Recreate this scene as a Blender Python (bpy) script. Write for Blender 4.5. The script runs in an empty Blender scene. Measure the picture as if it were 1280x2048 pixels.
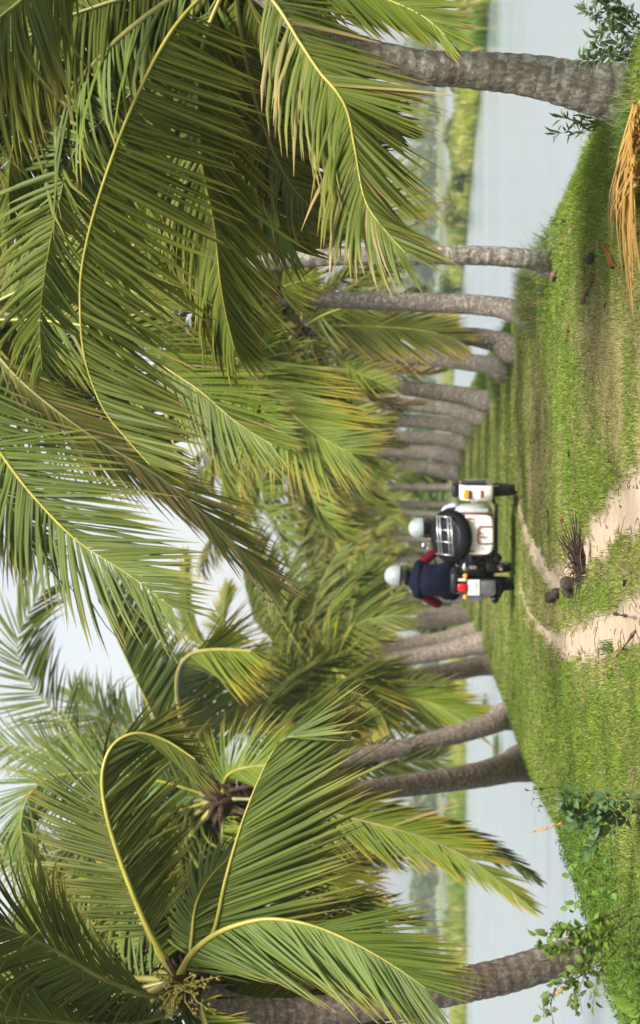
import bpy, bmesh, math, random
import numpy as np
from mathutils import Vector, Matrix
rad = math.radians
SC = bpy.context.scene
COL = SC.collection
random.seed(7)

# ------------------------------------------------------------------ camera, sky, sun, exposure
F = 5000.0                       # focal length in photo pixels (photo is 2048 long)
PITCH = math.atan(225.0 / F)     # horizon lies at photo x = 865
CAM = np.array([0.0, 0.0, 1.0])
FWD = np.array([0.0, math.cos(PITCH), math.sin(PITCH)])
UPV = np.array([0.0, -math.sin(PITCH), math.cos(PITCH)])
RGT = np.array([1.0, 0.0, 0.0])

def P(x, y, d):
    """world point seen at photo pixel (x, y) at depth d (the photo lies on its side)"""
    return CAM + d * (FWD + (1024.0 - y) / F * RGT + (640.0 - x) / F * UPV)

def project(p):
    q = p - CAM
    d = q @ FWD
    return 640.0 - F * (q @ UPV) / d, 1024.0 - F * (q @ RGT) / d, d

cd = bpy.data.cameras.new("camera")
cam = bpy.data.objects.new("camera", cd)
COL.objects.link(cam)
X, Y, Z = -UPV, RGT, -FWD        # the camera is held on its side
cam.matrix_world = Matrix(((X[0], Y[0], Z[0], CAM[0]), (X[1], Y[1], Z[1], CAM[1]), (X[2], Y[2], Z[2], CAM[2]), (0, 0, 0, 1)))
cd.sensor_fit = 'VERTICAL'
cd.sensor_height = 36.0
cd.sensor_width = 36.0
cd.lens = 36.0 * F / 2048.0
cd.clip_start = 0.5
cd.clip_end = 6000.0
cd.dof.use_dof = True
cd.dof.focus_distance = 14.0
cd.dof.aperture_fstop = 3.6
SC.camera = cam

SUN_EL, SUN_AZ = rad(52), rad(160)      # azimuth clockwise from +Y (towards +X): behind the camera, to the right
w = bpy.data.worlds.new("World")
SC.world = w
w.use_nodes = True
nt = w.node_tree
nt.nodes.clear()
sky = nt.nodes.new('ShaderNodeTexSky')
sky.sky_type = 'NISHITA'
sky.sun_disc = False
sky.sun_elevation = SUN_EL
sky.sun_rotation = SUN_AZ
sky.air_density = 1.2
sky.dust_density = 3.0
bw = nt.nodes.new('ShaderNodeRGBToBW')
mx = nt.nodes.new('ShaderNodeMixRGB')
mx.inputs[0].default_value = 0.74
bg = nt.nodes.new('ShaderNodeBackground')
bg.inputs[1].default_value = 0.122
wo = nt.nodes.new('ShaderNodeOutputWorld')
nt.links.new(sky.outputs[0], bw.inputs[0])
nt.links.new(sky.outputs[0], mx.inputs[1])
nt.links.new(bw.outputs[0], mx.inputs[2])
nt.links.new(mx.outputs[0], bg.inputs[0])
nt.links.new(bg.outputs[0], wo.inputs[0])

sd = bpy.data.lights.new("sun", 'SUN')
sd.energy = 4.3
sd.angle = rad(18)
sd.color = (1.0, 0.965, 0.90)
so = bpy.data.objects.new("sun", sd)
COL.objects.link(so)
sdir = Vector((math.sin(SUN_AZ) * math.cos(SUN_EL), math.cos(SUN_AZ) * math.cos(SUN_EL), math.sin(SUN_EL)))
so.rotation_euler = sdir.to_track_quat('Z', 'Y').to_euler()
so.location = (10, -10, 30)
SC.view_settings.view_transform = 'Standard'
SC.view_settings.look = 'None'
SC.view_settings.exposure = 0.9
SC.view_settings.gamma = 1.0
SC.cycles.max_bounces = 8
SC.cycles.transparent_max_bounces = 8
SC.cycles.volume_bounces = 1
SC.cycles.use_denoising = True

# ------------------------------------------------------------------ helpers
def tag(o, label=None, cat=None, group=None, kind=None):
    if label: o['label'] = label
    if cat: o['category'] = cat
    if group: o['group'] = group
    if kind: o['kind'] = kind
    return o

def empty(name, loc, rz=0.0):
    o = bpy.data.objects.new(name, None)
    COL.objects.link(o)
    o.location = loc
    o.rotation_euler = (0, 0, rz)
    o.empty_display_size = 0.2
    return o

def link(name, me, parent=None):
    o = bpy.data.objects.new(name, me)
    COL.objects.link(o)
    if parent is not None:
        o.parent = parent
    return o

def np_mesh(name, verts, quads, mat, attr=None, smooth=True, attr_name='lc'):
    me = bpy.data.meshes.new(name)
    verts = np.asarray(verts, dtype=np.float32).reshape(-1, 3)
    quads = np.asarray(quads, dtype=np.int32)
    k = quads.shape[1]
    nf = len(quads)
    me.vertices.add(len(verts))
    me.vertices.foreach_set('co', verts.ravel())
    me.loops.add(nf * k)
    me.loops.foreach_set('vertex_index', quads.ravel())
    me.polygons.add(nf)
    me.polygons.foreach_set('loop_start', np.arange(0, nf * k, k, dtype=np.int32))
    me.polygons.foreach_set('loop_total', np.full(nf, k, dtype=np.int32))
    me.polygons.foreach_set('use_smooth', np.full(nf, smooth, dtype=bool))
    me.update(calc_edges=True)
    if attr is not None:
        a = me.color_attributes.new(attr_name, 'FLOAT_COLOR', 'POINT')
        a.data.foreach_set('color', np.asarray(attr, dtype=np.float32).ravel())
    if mat is not None:
        me.materials.append(mat)
    return me

def bm_mesh(name, bm, mat, smooth=False):
    me = bpy.data.meshes.new(name)
    bmesh.ops.recalc_face_normals(bm, faces=bm.faces[:])
    for f in bm.faces:
        f.smooth = smooth
    bm.to_mesh(me)
    bm.free()
    if mat is not None:
        me.materials.append(mat)
    return me

def part(name, bm, mat, parent, smooth=False, label=None):
    o = link(name, bm_mesh(name, bm, mat, smooth), parent)
    if label: o['label'] = label
    return o

def box(bm, c, s, rot=None, bev=0.0):
    r = bmesh.ops.create_cube(bm, size=1.0)
    M = Matrix.Translation(Vector(c)) @ (rot.to_4x4() if rot else Matrix()) @ Matrix.Diagonal((s[0], s[1], s[2], 1))
    bmesh.ops.transform(bm, matrix=M, verts=r['verts'])
    if bev > 0:
        vs = set(r['verts'])
        es = [e for e in bm.edges if e.verts[0] in vs and e.verts[1] in vs]
        bmesh.ops.bevel(bm, geom=es, offset=bev, segments=3, affect='EDGES', profile=0.5)

def tube(bm, pts, r, sides=8, cap=True):
    pts = [Vector(p) for p in pts]
    rs = r if isinstance(r, (list, tuple)) else [r] * len(pts)
    rings = []
    ref = None
    for i, p in enumerate(pts):
        t = (pts[min(i + 1, len(pts) - 1)] - pts[max(i - 1, 0)]).normalized()
        if ref is None:
            ref = Vector((0, 0, 1)) if abs(t.z) < 0.9 else Vector((1, 0, 0))
        u = (ref - t * ref.dot(t)).normalized()
        ref = u
        v = t.cross(u)
        rings.append([bm.verts.new(p + rs[i] * (math.cos(a) * u + math.sin(a) * v)) for a in [2 * math.pi * k / sides for k in range(sides)]])
    for a, b in zip(rings, rings[1:]):
        for k in range(sides):
            bm.faces.new((a[k], a[(k + 1) % sides], b[(k + 1) % sides], b[k]))
    if cap:
        bm.faces.new(rings[0][::-1])
        bm.faces.new(rings[-1])

def lathe(bm, prof, c, axis, seg=40):
    """profile of (radius, offset along axis), closed loop if first == last"""
    axis = Vector(axis).normalized()
    ref = Vector((0, 0, 1)) if abs(axis.z) < 0.9 else Vector((0, 1, 0))
    u = (ref - axis * ref.dot(axis)).normalized()
    v = axis.cross(u)
    rings = []
    for k in range(seg):
        a = 2 * math.pi * k / seg
        d = math.cos(a) * u + math.sin(a) * v
        rings.append([bm.verts.new(Vector(c) + d * r + axis * h) for r, h in prof])
    n = len(prof)
    for k in range(seg):
        A, B = rings[k], rings[(k + 1) % seg]
        for j in range(n - 1):
            try: bm.faces.new((A[j], A[j + 1], B[j + 1], B[j]))
            except ValueError: pass
    bmesh.ops.remove_doubles(bm, verts=bm.verts[:], dist=1e-5)

def hash2(ix, iy, seed):
    h = np.sin(ix * 127.1 + iy * 311.7 + seed * 74.7) * 43758.5453
    return h - np.floor(h)

def vnoise(x, y, seed=0):
    x = np.asarray(x, float); y = np.asarray(y, float)
    ix, iy = np.floor(x), np.floor(y)
    fx, fy = x - ix, y - iy
    fx = fx * fx * (3 - 2 * fx); fy = fy * fy * (3 - 2 * fy)
    a, b = hash2(ix, iy, seed), hash2(ix + 1, iy, seed)
    c, d = hash2(ix, iy + 1, seed), hash2(ix + 1, iy + 1, seed)
    return (a * (1 - fx) + b * fx) * (1 - fy) + (c * (1 - fx) + d * fx) * fy

def fbm(x, y, seed=0, o=4):
    s, a, t = 0.0, 0.5, 0.0
    for k in range(o):
        s = s + a * vnoise(np.asarray(x) * 2 ** k, np.asarray(y) * 2 ** k, seed + k)
        t += a; a *= 0.5
    return s / t

def sstep(a, b, x):
    t = np.clip((np.asarray(x, float) - a) / (b - a), 0, 1)
    return t * t * (3 - 2 * t)

def spline(pts, M):
    """Catmull-Rom through pts, M samples evenly spaced by length"""
    p = np.asarray(pts, float)
    q = np.vstack([2 * p[0] - p[1], p, 2 * p[-1] - p[-2]])
    out = []
    for i in range(1, len(q) - 2):
        t = np.linspace(0, 1, 16, endpoint=False)[:, None]
        a, b, c, d = q[i - 1], q[i], q[i + 1], q[i + 2]
        out.append(0.5 * (2 * b + (c - a) * t + (2 * a - 5 * b + 4 * c - d) * t ** 2 + (3 * b - a - 3 * c + d) * t ** 3))
    out = np.vstack(out + [p[-1:]])
    L = np.concatenate([[0], np.cumsum(np.linalg.norm(np.diff(out, axis=0), axis=1))])
    s = np.linspace(0, L[-1], M)
    return np.stack([np.interp(s, L, out[:, k]) for k in range(out.shape[1])], 1), L[-1]

def norm(v):
    return v / np.maximum(np.linalg.norm(v, axis=-1, keepdims=True), 1e-9)

# ------------------------------------------------------------------ materials
def new_mat(name):
    m = bpy.data.materials.new(name)
    m.use_nodes = True
    n = m.node_tree.nodes
    b = n.get('Principled BSDF')
    return m, n, m.node_tree.links, b

def ramp(n, stops, interp='LINEAR'):
    r = n.new('ShaderNodeValToRGB')
    r.color_ramp.interpolation = interp
    e = r.color_ramp.elements
    while len(e) < len(stops): e.new(0.5)
    for i, (p, c) in enumerate(stops):
        e[i].position = p
        e[i].color = (*c, 1) if len(c) == 3 else c
    return r

def plain(name, col, rough=0.5, metal=0.0, var=0.12, scale=14.0, coat=0.0, bump=0.0, spec=0.5):
    m, n, l, b = new_mat(name)
    tc = n.new('ShaderNodeTexCoord')
    no = n.new('ShaderNodeTexNoise')
    no.inputs['Scale'].default_value = scale
    no.inputs['Detail'].default_value = 5
    l.new(tc.outputs['Object'], no.inputs['Vector'])
    lo = tuple(c * (1 - var) for c in col); hi = tuple(min(1, c * (1 + var)) for c in col)
    r = ramp(n, [(0.3, lo), (0.7, hi)])
    l.new(no.outputs['Fac'], r.inputs['Fac'])
    l.new(r.outputs['Color'], b.inputs['Base Color'])
    b.inputs['Roughness'].default_value = rough
    b.inputs['Metallic'].default_value = metal
    b.inputs['Specular IOR Level'].default_value = spec
    if coat: b.inputs['Coat Weight'].default_value = coat
    if bump:
        bu = n.new('ShaderNodeBump')
        bu.inputs['Strength'].default_value = bump
        bu.inputs['Distance'].default_value = 0.01
        l.new(no.outputs['Fac'], bu.inputs['Height'])
        l.new(bu.outputs['Normal'], b.inputs['Normal'])
    return m

def mixc(n, l, fac, a, b, mode='MIX'):
    x = n.new('ShaderNodeMixRGB')
    x.blend_type = mode
    for i, v in ((0, fac), (1, a), (2, b)):
        if isinstance(v, bpy.types.NodeSocket): l.new(v, x.inputs[i])
        elif isinstance(v, (int, float)): x.inputs[i].default_value = v if i == 0 else (v, v, v, 1)
        else: x.inputs[i].default_value = (*v, 1)
    return x.outputs[0]

def mathn(n, l, op, a, b=None, clamp=False):
    x = n.new('ShaderNodeMath')
    x.operation = op
    x.use_clamp = clamp
    for i, v in ((0, a), (1, b)):
        if v is None: continue
        if isinstance(v, bpy.types.NodeSocket): l.new(v, x.inputs[i])
        else: x.inputs[i].default_value = v
    return x.outputs[0]

def leaf_mat(name, g1, g2, tip=(0.27, 0.24, 0.035), brown=(0.23, 0.14, 0.06), trans=0.2, mid=(0.30, 0.30, 0.06), rough=0.5):
    m, n, l, b = new_mat(name)
    at = n.new('ShaderNodeAttribute'); at.attribute_name = 'lc'
    sp = n.new('ShaderNodeSeparateColor'); l.new(at.outputs['Color'], sp.inputs[0])
    t, rnd, edge = sp.outputs[0], sp.outputs[1], sp.outputs[2]
    dry = at.outputs['Alpha']
    oi = n.new('ShaderNodeObjectInfo')
    base = mixc(n, l, rnd, g1, g2)
    hs = n.new('ShaderNodeHueSaturation')
    hs.inputs['Hue'].default_value = 0.5
    l.new(mathn(n, l, 'ADD', mathn(n, l, 'MULTIPLY', oi.outputs['Random'], 0.022), 0.489), hs.inputs['Hue'])
    l.new(mathn(n, l, 'ADD', mathn(n, l, 'MULTIPLY', oi.outputs['Random'], 0.62), 0.62), hs.inputs['Value'])
    l.new(base, hs.inputs['Color'])
    c = mixc(n, l, mathn(n, l, 'MULTIPLY', mathn(n, l, 'SUBTRACT', 1.0, edge), 0.3), hs.outputs[0], mid)
    r1 = ramp(n, [(0.55, (0, 0, 0)), (0.92, (1, 1, 1))]); l.new(t, r1.inputs[0])
    c = mixc(n, l, mathn(n, l, 'MULTIPLY', r1.outputs[0], mathn(n, l, 'ADD', 0.1, mathn(n, l, 'MULTIPLY', rnd, 0.65))), c, tip)
    r2 = ramp(n, [(0.86, (0, 0, 0)), (0.98, (1, 1, 1))]); l.new(t, r2.inputs[0])
    c = mixc(n, l, mathn(n, l, 'MULTIPLY', r2.outputs[0], 0.8), c, brown)
    tc = n.new('ShaderNodeTexCoord'); no = n.new('ShaderNodeTexNoise')
    no.inputs['Scale'].default_value = 9; no.inputs['Detail'].default_value = 4
    l.new(tc.outputs['Object'], no.inputs['Vector'])
    dr = mathn(n, l, 'MULTIPLY', dry, mathn(n, l, 'ADD', 0.35, mathn(n, l, 'MULTIPLY', t, 0.9)), True)
    c = mixc(n, l, dr, c, mixc(n, l, no.outputs['Fac'], (0.30, 0.17, 0.06), (0.42, 0.33, 0.16)))
    l.new(c, b.inputs['Base Color'])
    b.inputs['Roughness'].default_value = rough
    b.inputs['Specular IOR Level'].default_value = 0.22
    tr = n.new('ShaderNodeBsdfTranslucent')
    l.new(mixc(n, l, 1.0, c, (1.35, 1.25, 0.55), 'MULTIPLY'), tr.inputs['Color'])
    ms = n.new('ShaderNodeMixShader'); ms.inputs[0].default_value = trans
    out = n.get('Material Output')
    l.new(b.outputs[0], ms.inputs[1]); l.new(tr.outputs[0], ms.inputs[2]); l.new(ms.outputs[0], out.inputs['Surface'])
    return m

M_LEAF = leaf_mat('palm_leaf', (0.012, 0.038, 0.002), (0.082, 0.128, 0.005))
M_LEAF_COOL = leaf_mat('palm_leaf_cool', (0.012, 0.038, 0.005), (0.072, 0.118, 0.013), rough=0.5)
M_LEAF_YEL = leaf_mat('palm_leaf_yellow', (0.028, 0.066, 0.003), (0.13, 0.165, 0.007), tip=(0.5, 0.34, 0.03))
M_BUSH = leaf_mat('bush_leaf', (0.06, 0.13, 0.015), (0.15, 0.24, 0.03), tip=(0.16, 0.25, 0.03), brown=(0.15, 0.2, 0.03), trans=0.35, mid=(0.2, 0.28, 0.07))
M_BUSH_DK = leaf_mat('weed_leaf', (0.035, 0.075, 0.02), (0.09, 0.14, 0.05), tip=(0.08, 0.13, 0.04), brown=(0.1, 0.12, 0.04), trans=0.25, mid=(0.16, 0.2, 0.1))
M_TREE_FAR = leaf_mat('far_leaf', (0.05, 0.10, 0.02), (0.17, 0.19, 0.035), tip=(0.14, 0.16, 0.04), brown=(0.14, 0.14, 0.04), trans=0.2)
M_DEAD = leaf_mat('dead_frond_leaf', (0.10, 0.055, 0.025), (0.22, 0.14, 0.06), tip=(.25, .17, .08), brown=(.2, .13, .06), trans=.12, mid=(.25, .17, .07))
M_RACHIS = plain('palm_midrib', (0.27, 0.24, 0.035), 0.4, var=0.25, scale=6)
M_RACHIS_DK = plain('palm_midrib_dark', (0.15, 0.14, 0.025), 0.45, var=0.3, scale=6)
M_FIBRE = plain('palm_fibre', (0.052, 0.032, 0.019), 0.9, var=0.5, scale=30, bump=0.8, spec=0.12)
M_NUT = plain('coconut_green', (0.16, 0.19, 0.03), 0.4, var=0.3, scale=8)
M_STALK = plain('flower_stalk', (0.34, 0.28, 0.05), 0.6, var=0.3, scale=40)

def trunk_mat(name, c1, c2, c3):
    m, n, l, b = new_mat(name)
    tc = n.new('ShaderNodeTexCoord')
    at = n.new('ShaderNodeAttribute'); at.attribute_name = 'lc'
    sp = n.new('ShaderNodeSeparateColor'); l.new(at.outputs['Color'], sp.inputs[0])
    n1 = n.new('ShaderNodeTexNoise'); n1.inputs['Scale'].default_value = 5; n1.inputs['Detail'].default_value = 7
    n2 = n.new('ShaderNodeTexNoise'); n2.inputs['Scale'].default_value = 24; n2.inputs['Detail'].default_value = 6; n2.inputs['Roughness'].default_value = 0.7
    n3 = n.new('ShaderNodeTexVoronoi'); n3.inputs['Scale'].default_value = 42
    mp = n.new('ShaderNodeMapping'); mp.inputs['Scale'].default_value = (3.5, 3.5, 0.7)
    n4 = n.new('ShaderNodeTexNoise'); n4.inputs['Scale'].default_value = 16; n4.inputs['Detail'].default_value = 5
    l.new(tc.outputs['Object'], mp.inputs[0]); l.new(mp.outputs[0], n4.inputs['Vector'])
    for q in (n1, n2, n3): l.new(tc.outputs['Object'], q.inputs['Vector'])
    c = mixc(n, l, n1.outputs['Fac'], c1, c2)
    r4 = ramp(n, [(0.35, (0.45, 0.43, 0.40)), (0.6, (1, 1, 1))]); l.new(n4.outputs['Fac'], r4.inputs[0])
    c = mixc(n, l, 0.75, c, r4.outputs[0], 'MULTIPLY')
    r2 = ramp(n, [(0.50, (0, 0, 0)), (0.60, (1, 1, 1))]); l.new(n2.outputs['Fac'], r2.inputs[0])
    c = mixc(n, l, mathn(n, l, 'MULTIPLY', r2.outputs[0], 0.75), c, c3)
    # leaf-scar rings are darker in the groove
    c = mixc(n, l, mathn(n, l, 'MULTIPLY', sp.outputs[0], 0.55), c, (0.035, 0.026, 0.02))
    l.new(c, b.inputs['Base Color'])
    b.inputs['Roughness'].default_value = 0.9
    bu = n.new('ShaderNodeBump'); bu.inputs['Strength'].default_value = 0.7; bu.inputs['Distance'].default_value = 0.012
    l.new(mathn(n, l, 'ADD', n2.outputs['Fac'], n4.outputs['Fac']), bu.inputs['Height']); l.new(bu.outputs['Normal'], b.inputs['Normal'])
    return m
M_TRUNK = trunk_mat('palm_bark', (0.17, 0.145, 0.112), (0.30, 0.265, 0.215), (0.46, 0.44, 0.375))
M_TRUNK_D = trunk_mat('palm_bark_dull', (0.10, 0.08, 0.062), (0.20, 0.165, 0.13), (0.30, 0.28, 0.23))
M_TRUNK_R = trunk_mat('palm_bark_brown', (0.16, 0.112, 0.084), (0.29, 0.215, 0.165), (0.36, 0.33, 0.275))

# ------------------------------------------------------------------ dike, water, far shore
def xc(y): return np.asarray(y) * (46.0 / F)

def zg(x, y, detail=True):
    x = np.asarray(x, float); y = np.asarray(y, float)
    s = x - xc(y)
    top = 0.33 * sstep(32, 85, y)
    el = -2.42 - 0.35 * sstep(17, 30, y) + 0.25 * np.clip(15 / y, 0, 1) ** 3 * (vnoise(y * 0.9, 3.3, 5) - 0.5)
    er = 1.98 + 0.2 * np.clip(15 / y, 0, 1) ** 3 * (vnoise(y * 0.8, 8.3, 6) - 0.5)
    a = np.maximum(0, el - s); b = np.maximum(0, s - er)
    sl = lambda q: 0.55 * q * q / (q + 0.25)
    z = top - sl(a) - sl(b)
    if detail:
        z = z + np.clip(13 / y, 0, 1) ** 2 * (0.035 * (fbm(x * 1.1, y * 0.35, 2) - 0.5) + 0.012 * (fbm(x * 5, y * 3, 9) - 0.5))
    return np.maximum(z, -1.7)

def hit(x, y):
    d = 8.0
    while d < 200:
        p = P(x, y, d)
        if p[2] <= float(zg(p[0], p[1])): break
        d += 0.05
    return d, P(x, y, d)

RUTS = [  # photo polylines of the bare sandy ruts: (x, y, half width px)
    [(1032, 985, 4), (1040, 1030, 5), (1052, 1068, 8), (1072, 1112, 14), (1095, 1150, 14), (1112, 1172, 12)],
    [(1105, 1172, 12), (1128, 1150, 26), (1160, 1120, 34), (1195, 1080, 40), (1235, 1030, 48), (1290, 970, 60)],
    [(1040, 1165, 3), (1052, 1215, 4), (1064, 1235, 6), (1080, 1258, 8), (1105, 1278, 20), (1140, 1290, 36), (1180, 1280, 44), (1230, 1260, 48), (1295, 1230, 52)],
]
def sand_at(px, py):
    best = np.full(np.shape(px), -9.0)
    for line in RUTS:
        for (x0, y0, w0), (x1, y1, w1) in zip(line, line[1:]):
            dx, dy = x1 - x0, y1 - y0
            t = np.clip(((px - x0) * dx + (py - y0) * dy) / (dx * dx + dy * dy), 0, 1)
            dist = np.hypot(px - x0 - t * dx, py - y0 - t * dy)
            best = np.maximum(best, 1 - dist / (w0 + t * (w1 - w0)))
    return best       # > 0 inside a rut
def proj_np(x, y, z):
    qx, qy, qz = x - CAM[0], y - CAM[1], z - CAM[2]
    d = qy * FWD[1] + qz * FWD[2]
    u = qx / d; v = (qy * UPV[1] + qz * UPV[2]) / d
    return 640 - F * v, 1024 - F * u, d
DRY = [(1200, 760, 60, 150, 1.0), (1160, 640, 60, 90, 0.7), (1235, 650, 50, 140, .8), (1075, 830, 26, 130, 0.8), (1060, 950, 26, 70, .7), (1110, 1000, 60, 60, 0.6),
       (1230, 1170, 50, 50, .9), (1110, 1225, 30, 36, .7), (1060, 1225, 30, 60, 0.5), (1075, 1330, 25, 120, 0.4), (1170, 1380, 30, 60, 0.5), (1130, 1120, 60, 40, .6),
       (1120, 1270, 60, 60, .6), (1225, 1330, 40, 30, .5), (1240, 900, 50, 60, .6)]
GRN = [(1130, 700, 28, 180, 1.0), (1180, 330, 60, 130, 1.0), (1170, 960, 60, 70, 0.8), (1180, 1190, 60, 40, 0.9), (1050, 1300, 40, 90, 0.9), (1150, 1450, 120, 120, .7), (1090, 560, 30, 100, .5)]
def dry_at(px, py, x, y):
    f = 0.30 + 0.55 * (fbm(x * 1.1, y * 0.7, 21) - 0.5)
    for (a, b, ra, rb, k) in DRY: f = f + 0.45 * k * np.exp(-((px - a) / ra) ** 2 - ((py - b) / rb) ** 2)
    for (a, b, ra, rb, k) in GRN: f = f - 0.50 * k * np.exp(-((px - a) / ra) ** 2 - ((py - b) / rb) ** 2)
    f = f + 1.25 * (fbm(x * 4.2, y * 2.0, 33) - 0.5)
    return np.clip(f, 0, 1)

def build_ground():
    ys = np.concatenate([np.linspace(4, 10, 12, endpoint=False), np.geomspace(10, 34, 340, endpoint=False), np.geomspace(34, 150, 120)])
    ss = np.concatenate([np.linspace(-7, -4, 6, endpoint=False), np.linspace(-4, 3.4, 210, endpoint=False), np.linspace(3.4, 6, 6)])
    S, Yg = np.meshgrid(ss, ys)
    Xg = S + xc(Yg)
    Zg = zg(Xg, Yg)
    px, py, d = proj_np(Xg, Yg, Zg)
    sd_ = sand_at(px, py) + 1.5 * (fbm(Xg * 6, Yg * 2.5, 41) - 0.5)
    sand = sstep(-0.12, 0.25, sd_)
    Zg = Zg - 0.045 * sand + 0.03 * sand * (fbm(Xg * 14, Yg * 6, 4) - 0.5)
    dry = dry_at(px, py, Xg, Yg)
    r, c = Xg.shape
    i = np.arange(r * c).reshape(r, c)
    q = np.stack([i[:-1, :-1], i[:-1, 1:], i[1:, 1:], i[1:, :-1]], -1).reshape(-1, 4)
    attr = np.stack([sand, dry, np.zeros_like(sand), np.ones_like(sand)], -1).reshape(-1, 4)
    m, n, l, b = new_mat('dike_ground')
    at = n.new('ShaderNodeAttribute'); at.attribute_name = 'lc'
    sp = n.new('ShaderNodeSeparateColor'); l.new(at.outputs['Color'], sp.inputs[0])
    tc = n.new('ShaderNodeTexCoord')
    n1 = n.new('ShaderNodeTexNoise'); n1.inputs['Scale'].default_value = 22; n1.inputs['Detail'].default_value = 8; n1.inputs['Roughness'].default_value = 0.7
    n2 = n.new('ShaderNodeTexNoise'); n2.inputs['Scale'].default_value = 3.5; n2.inputs['Detail'].default_value = 6
    n3 = n.new('ShaderNodeTexNoise'); n3.inputs['Scale'].default_value = 90; n3.inputs['Detail'].default_value = 4
    for q_ in (n1, n2, n3): l.new(tc.outputs['Object'], q_.inputs['Vector'])
    green = mixc(n, l, n1.outputs['Fac'], (0.032, 0.062, 0.010), (0.10, 0.13, 0.028))
    drc = mixc(n, l, n1.outputs['Fac'], (0.17, 0.15, 0.06), (0.36, 0.31, 0.14))
    g = mixc(n, l, sp.outputs[1], green, drc)
    sc = mixc(n, l, n2.outputs['Fac'], (0.34, 0.26, 0.175), (0.56, 0.455, 0.33))
    sc = mixc(n, l, 0.5, sc, mixc(n, l, n3.outputs['Fac'], (0.5, 0.46, 0.4), (1.15, 1.15, 1.15)), 'MULTIPLY')
    l.new(mixc(n, l, sp.outputs[0], g, sc), b.inputs['Base Color'])
    b.inputs['Roughness'].default_value = 1.0
    b.inputs['Specular IOR Level'].default_value = 0.15
    bu = n.new('ShaderNodeBump'); bu.inputs['Strength'].default_value = 0.8; bu.inputs['Distance'].default_value = 0.02
    l.new(n1.outputs['Fac'], bu.inputs['Height']); l.new(bu.outputs['Normal'], b.inputs['Normal'])
    me = np_mesh('ground', np.stack([Xg, Yg, Zg], -1).reshape(-1, 3), q, m, attr)
    tag(link('ground', me), kind='structure', label='grassy earth dike with two sandy wheel ruts')
build_ground()

WATER_Z = -1.0
def build_water():
    bm = bmesh.new()
    vs = [bm.verts.new(v) for v in ((-1300, -30, WATER_Z), (1300, -30, WATER_Z), (1300, 1560, WATER_Z), (-1300, 1560, WATER_Z))]
    bm.faces.new(vs)
    m, n, l, b = new_mat('lake_water')
    tc = n.new('ShaderNodeTexCoord')
    mp = n.new('ShaderNodeMapping'); mp.inputs['Scale'].default_value = (0.9, 1.7, 1)
    l.new(tc.outputs['Object'], mp.inputs[0])
    n1 = n.new('ShaderNodeTexNoise'); n1.inputs['Scale'].default_value = 2.6; n1.inputs['Detail'].default_value = 4
    l.new(mp.outputs[0], n1.inputs['Vector'])
    mp2 = n.new('ShaderNodeMapping'); mp2.inputs['Scale'].default_value = (0.012, 0.06, 1)
    l.new(tc.outputs['Object'], mp2.inputs[0])
    n2 = n.new('ShaderNodeTexNoise'); n2.inputs['Scale'].default_value = 2.0; n2.inputs['Detail'].default_value = 5
    l.new(mp2.outputs[0], n2.inputs['Vector'])
    r = ramp(n, [(0.35, (0.12, 0.12, 0.12)), (0.65, (0.2, 0.2, 0.2))]); l.new(n2.outputs['Fac'], r.inputs[0])
    l.new(r.outputs[0], b.inputs['Roughness'])
    b.inputs['Base Color'].default_value = (0.17, 0.21, 0.22, 1)
    b.inputs['IOR'].default_value = 1.33
    bu = n.new('ShaderNodeBump'); bu.inputs['Distance'].default_value = 0.05
    r3 = ramp(n, [(0.3, (0.08, 0.08, 0.08)), (0.7, (0.24, 0.24, 0.24))]); l.new(n2.outputs['Fac'], r3.inputs[0])
    l.new(r3.outputs[0], bu.inputs['Strength'])
    l.new(n1.outputs['Fac'], bu.inputs['Height']); l.new(bu.outputs['Normal'], b.inputs['Normal'])
    tag(link('water', bm_mesh('water', bm, m)), kind='structure', label='calm pale lake water on both sides of the dike')
build_water()

M_BANK = plain('bank_earth', (0.14, 0.15, 0.05), 0.95, var=0.45, scale=0.6)
def strip(name, near, width, zt, label):
    """low land: near edge polyline of (X, Y); runs back by width"""
    near = [np.array(p, float) for p in near]
    v, q = [], []
    prof = [(0.0, -1.15), (0.05, -0.93), (0.25, zt), (0.8, zt), (1.0, -1.15)]
    pts, _ = spline(near, 60)
    for p in pts:
        dirn = p / np.linalg.norm(p)
        for f, z in prof:
            o = p + dirn * width * f
            v.append((o[0], o[1], z + (0.12 * (random.random() - 0.5) if z > -1 else 0)))
    k = len(prof)
    for i in range(len(pts) - 1):
        for j in range(k - 1):
            a = i * k + j
            q.append((a, a + 1, a + k + 1, a + k))
    tag(link(name, np_mesh(name, v, q, M_BANK)), kind='structure', label=label)
def wat(x, y):                                     # water-level point seen at photo pixel
    dr = FWD + (1024.0 - y) / F * RGT + (640.0 - x) / F * UPV
    t = (WATER_Z - CAM[2]) / dr[2]
    p = CAM + t * dr
    return (p[0], p[1])
NEAR_R = [wat(984, -60), wat(972, 100), wat(958, 200), wat(945, 320), wat(934, 450), wat(924, 560), wat(912, 680), wat(905, 800)]
NEAR_L = [wat(932, 2140), wat(932, 1900), wat(931, 1700), wat(931, 1500), wat(930, 1300), wat(926, 1150)]
strip('terrain', NEAR_R, 16, -0.65, 'grassy bar of land crossing the lake on the right')
strip('terrain', NEAR_L, 28, -0.65, 'low grassy bar of land crossing the lake on the left')
strip('terrain', [(-260, 400), (-60, 395), (60, 402), (260, 390)], 420, -0.35, 'far shore of the lake')

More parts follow.
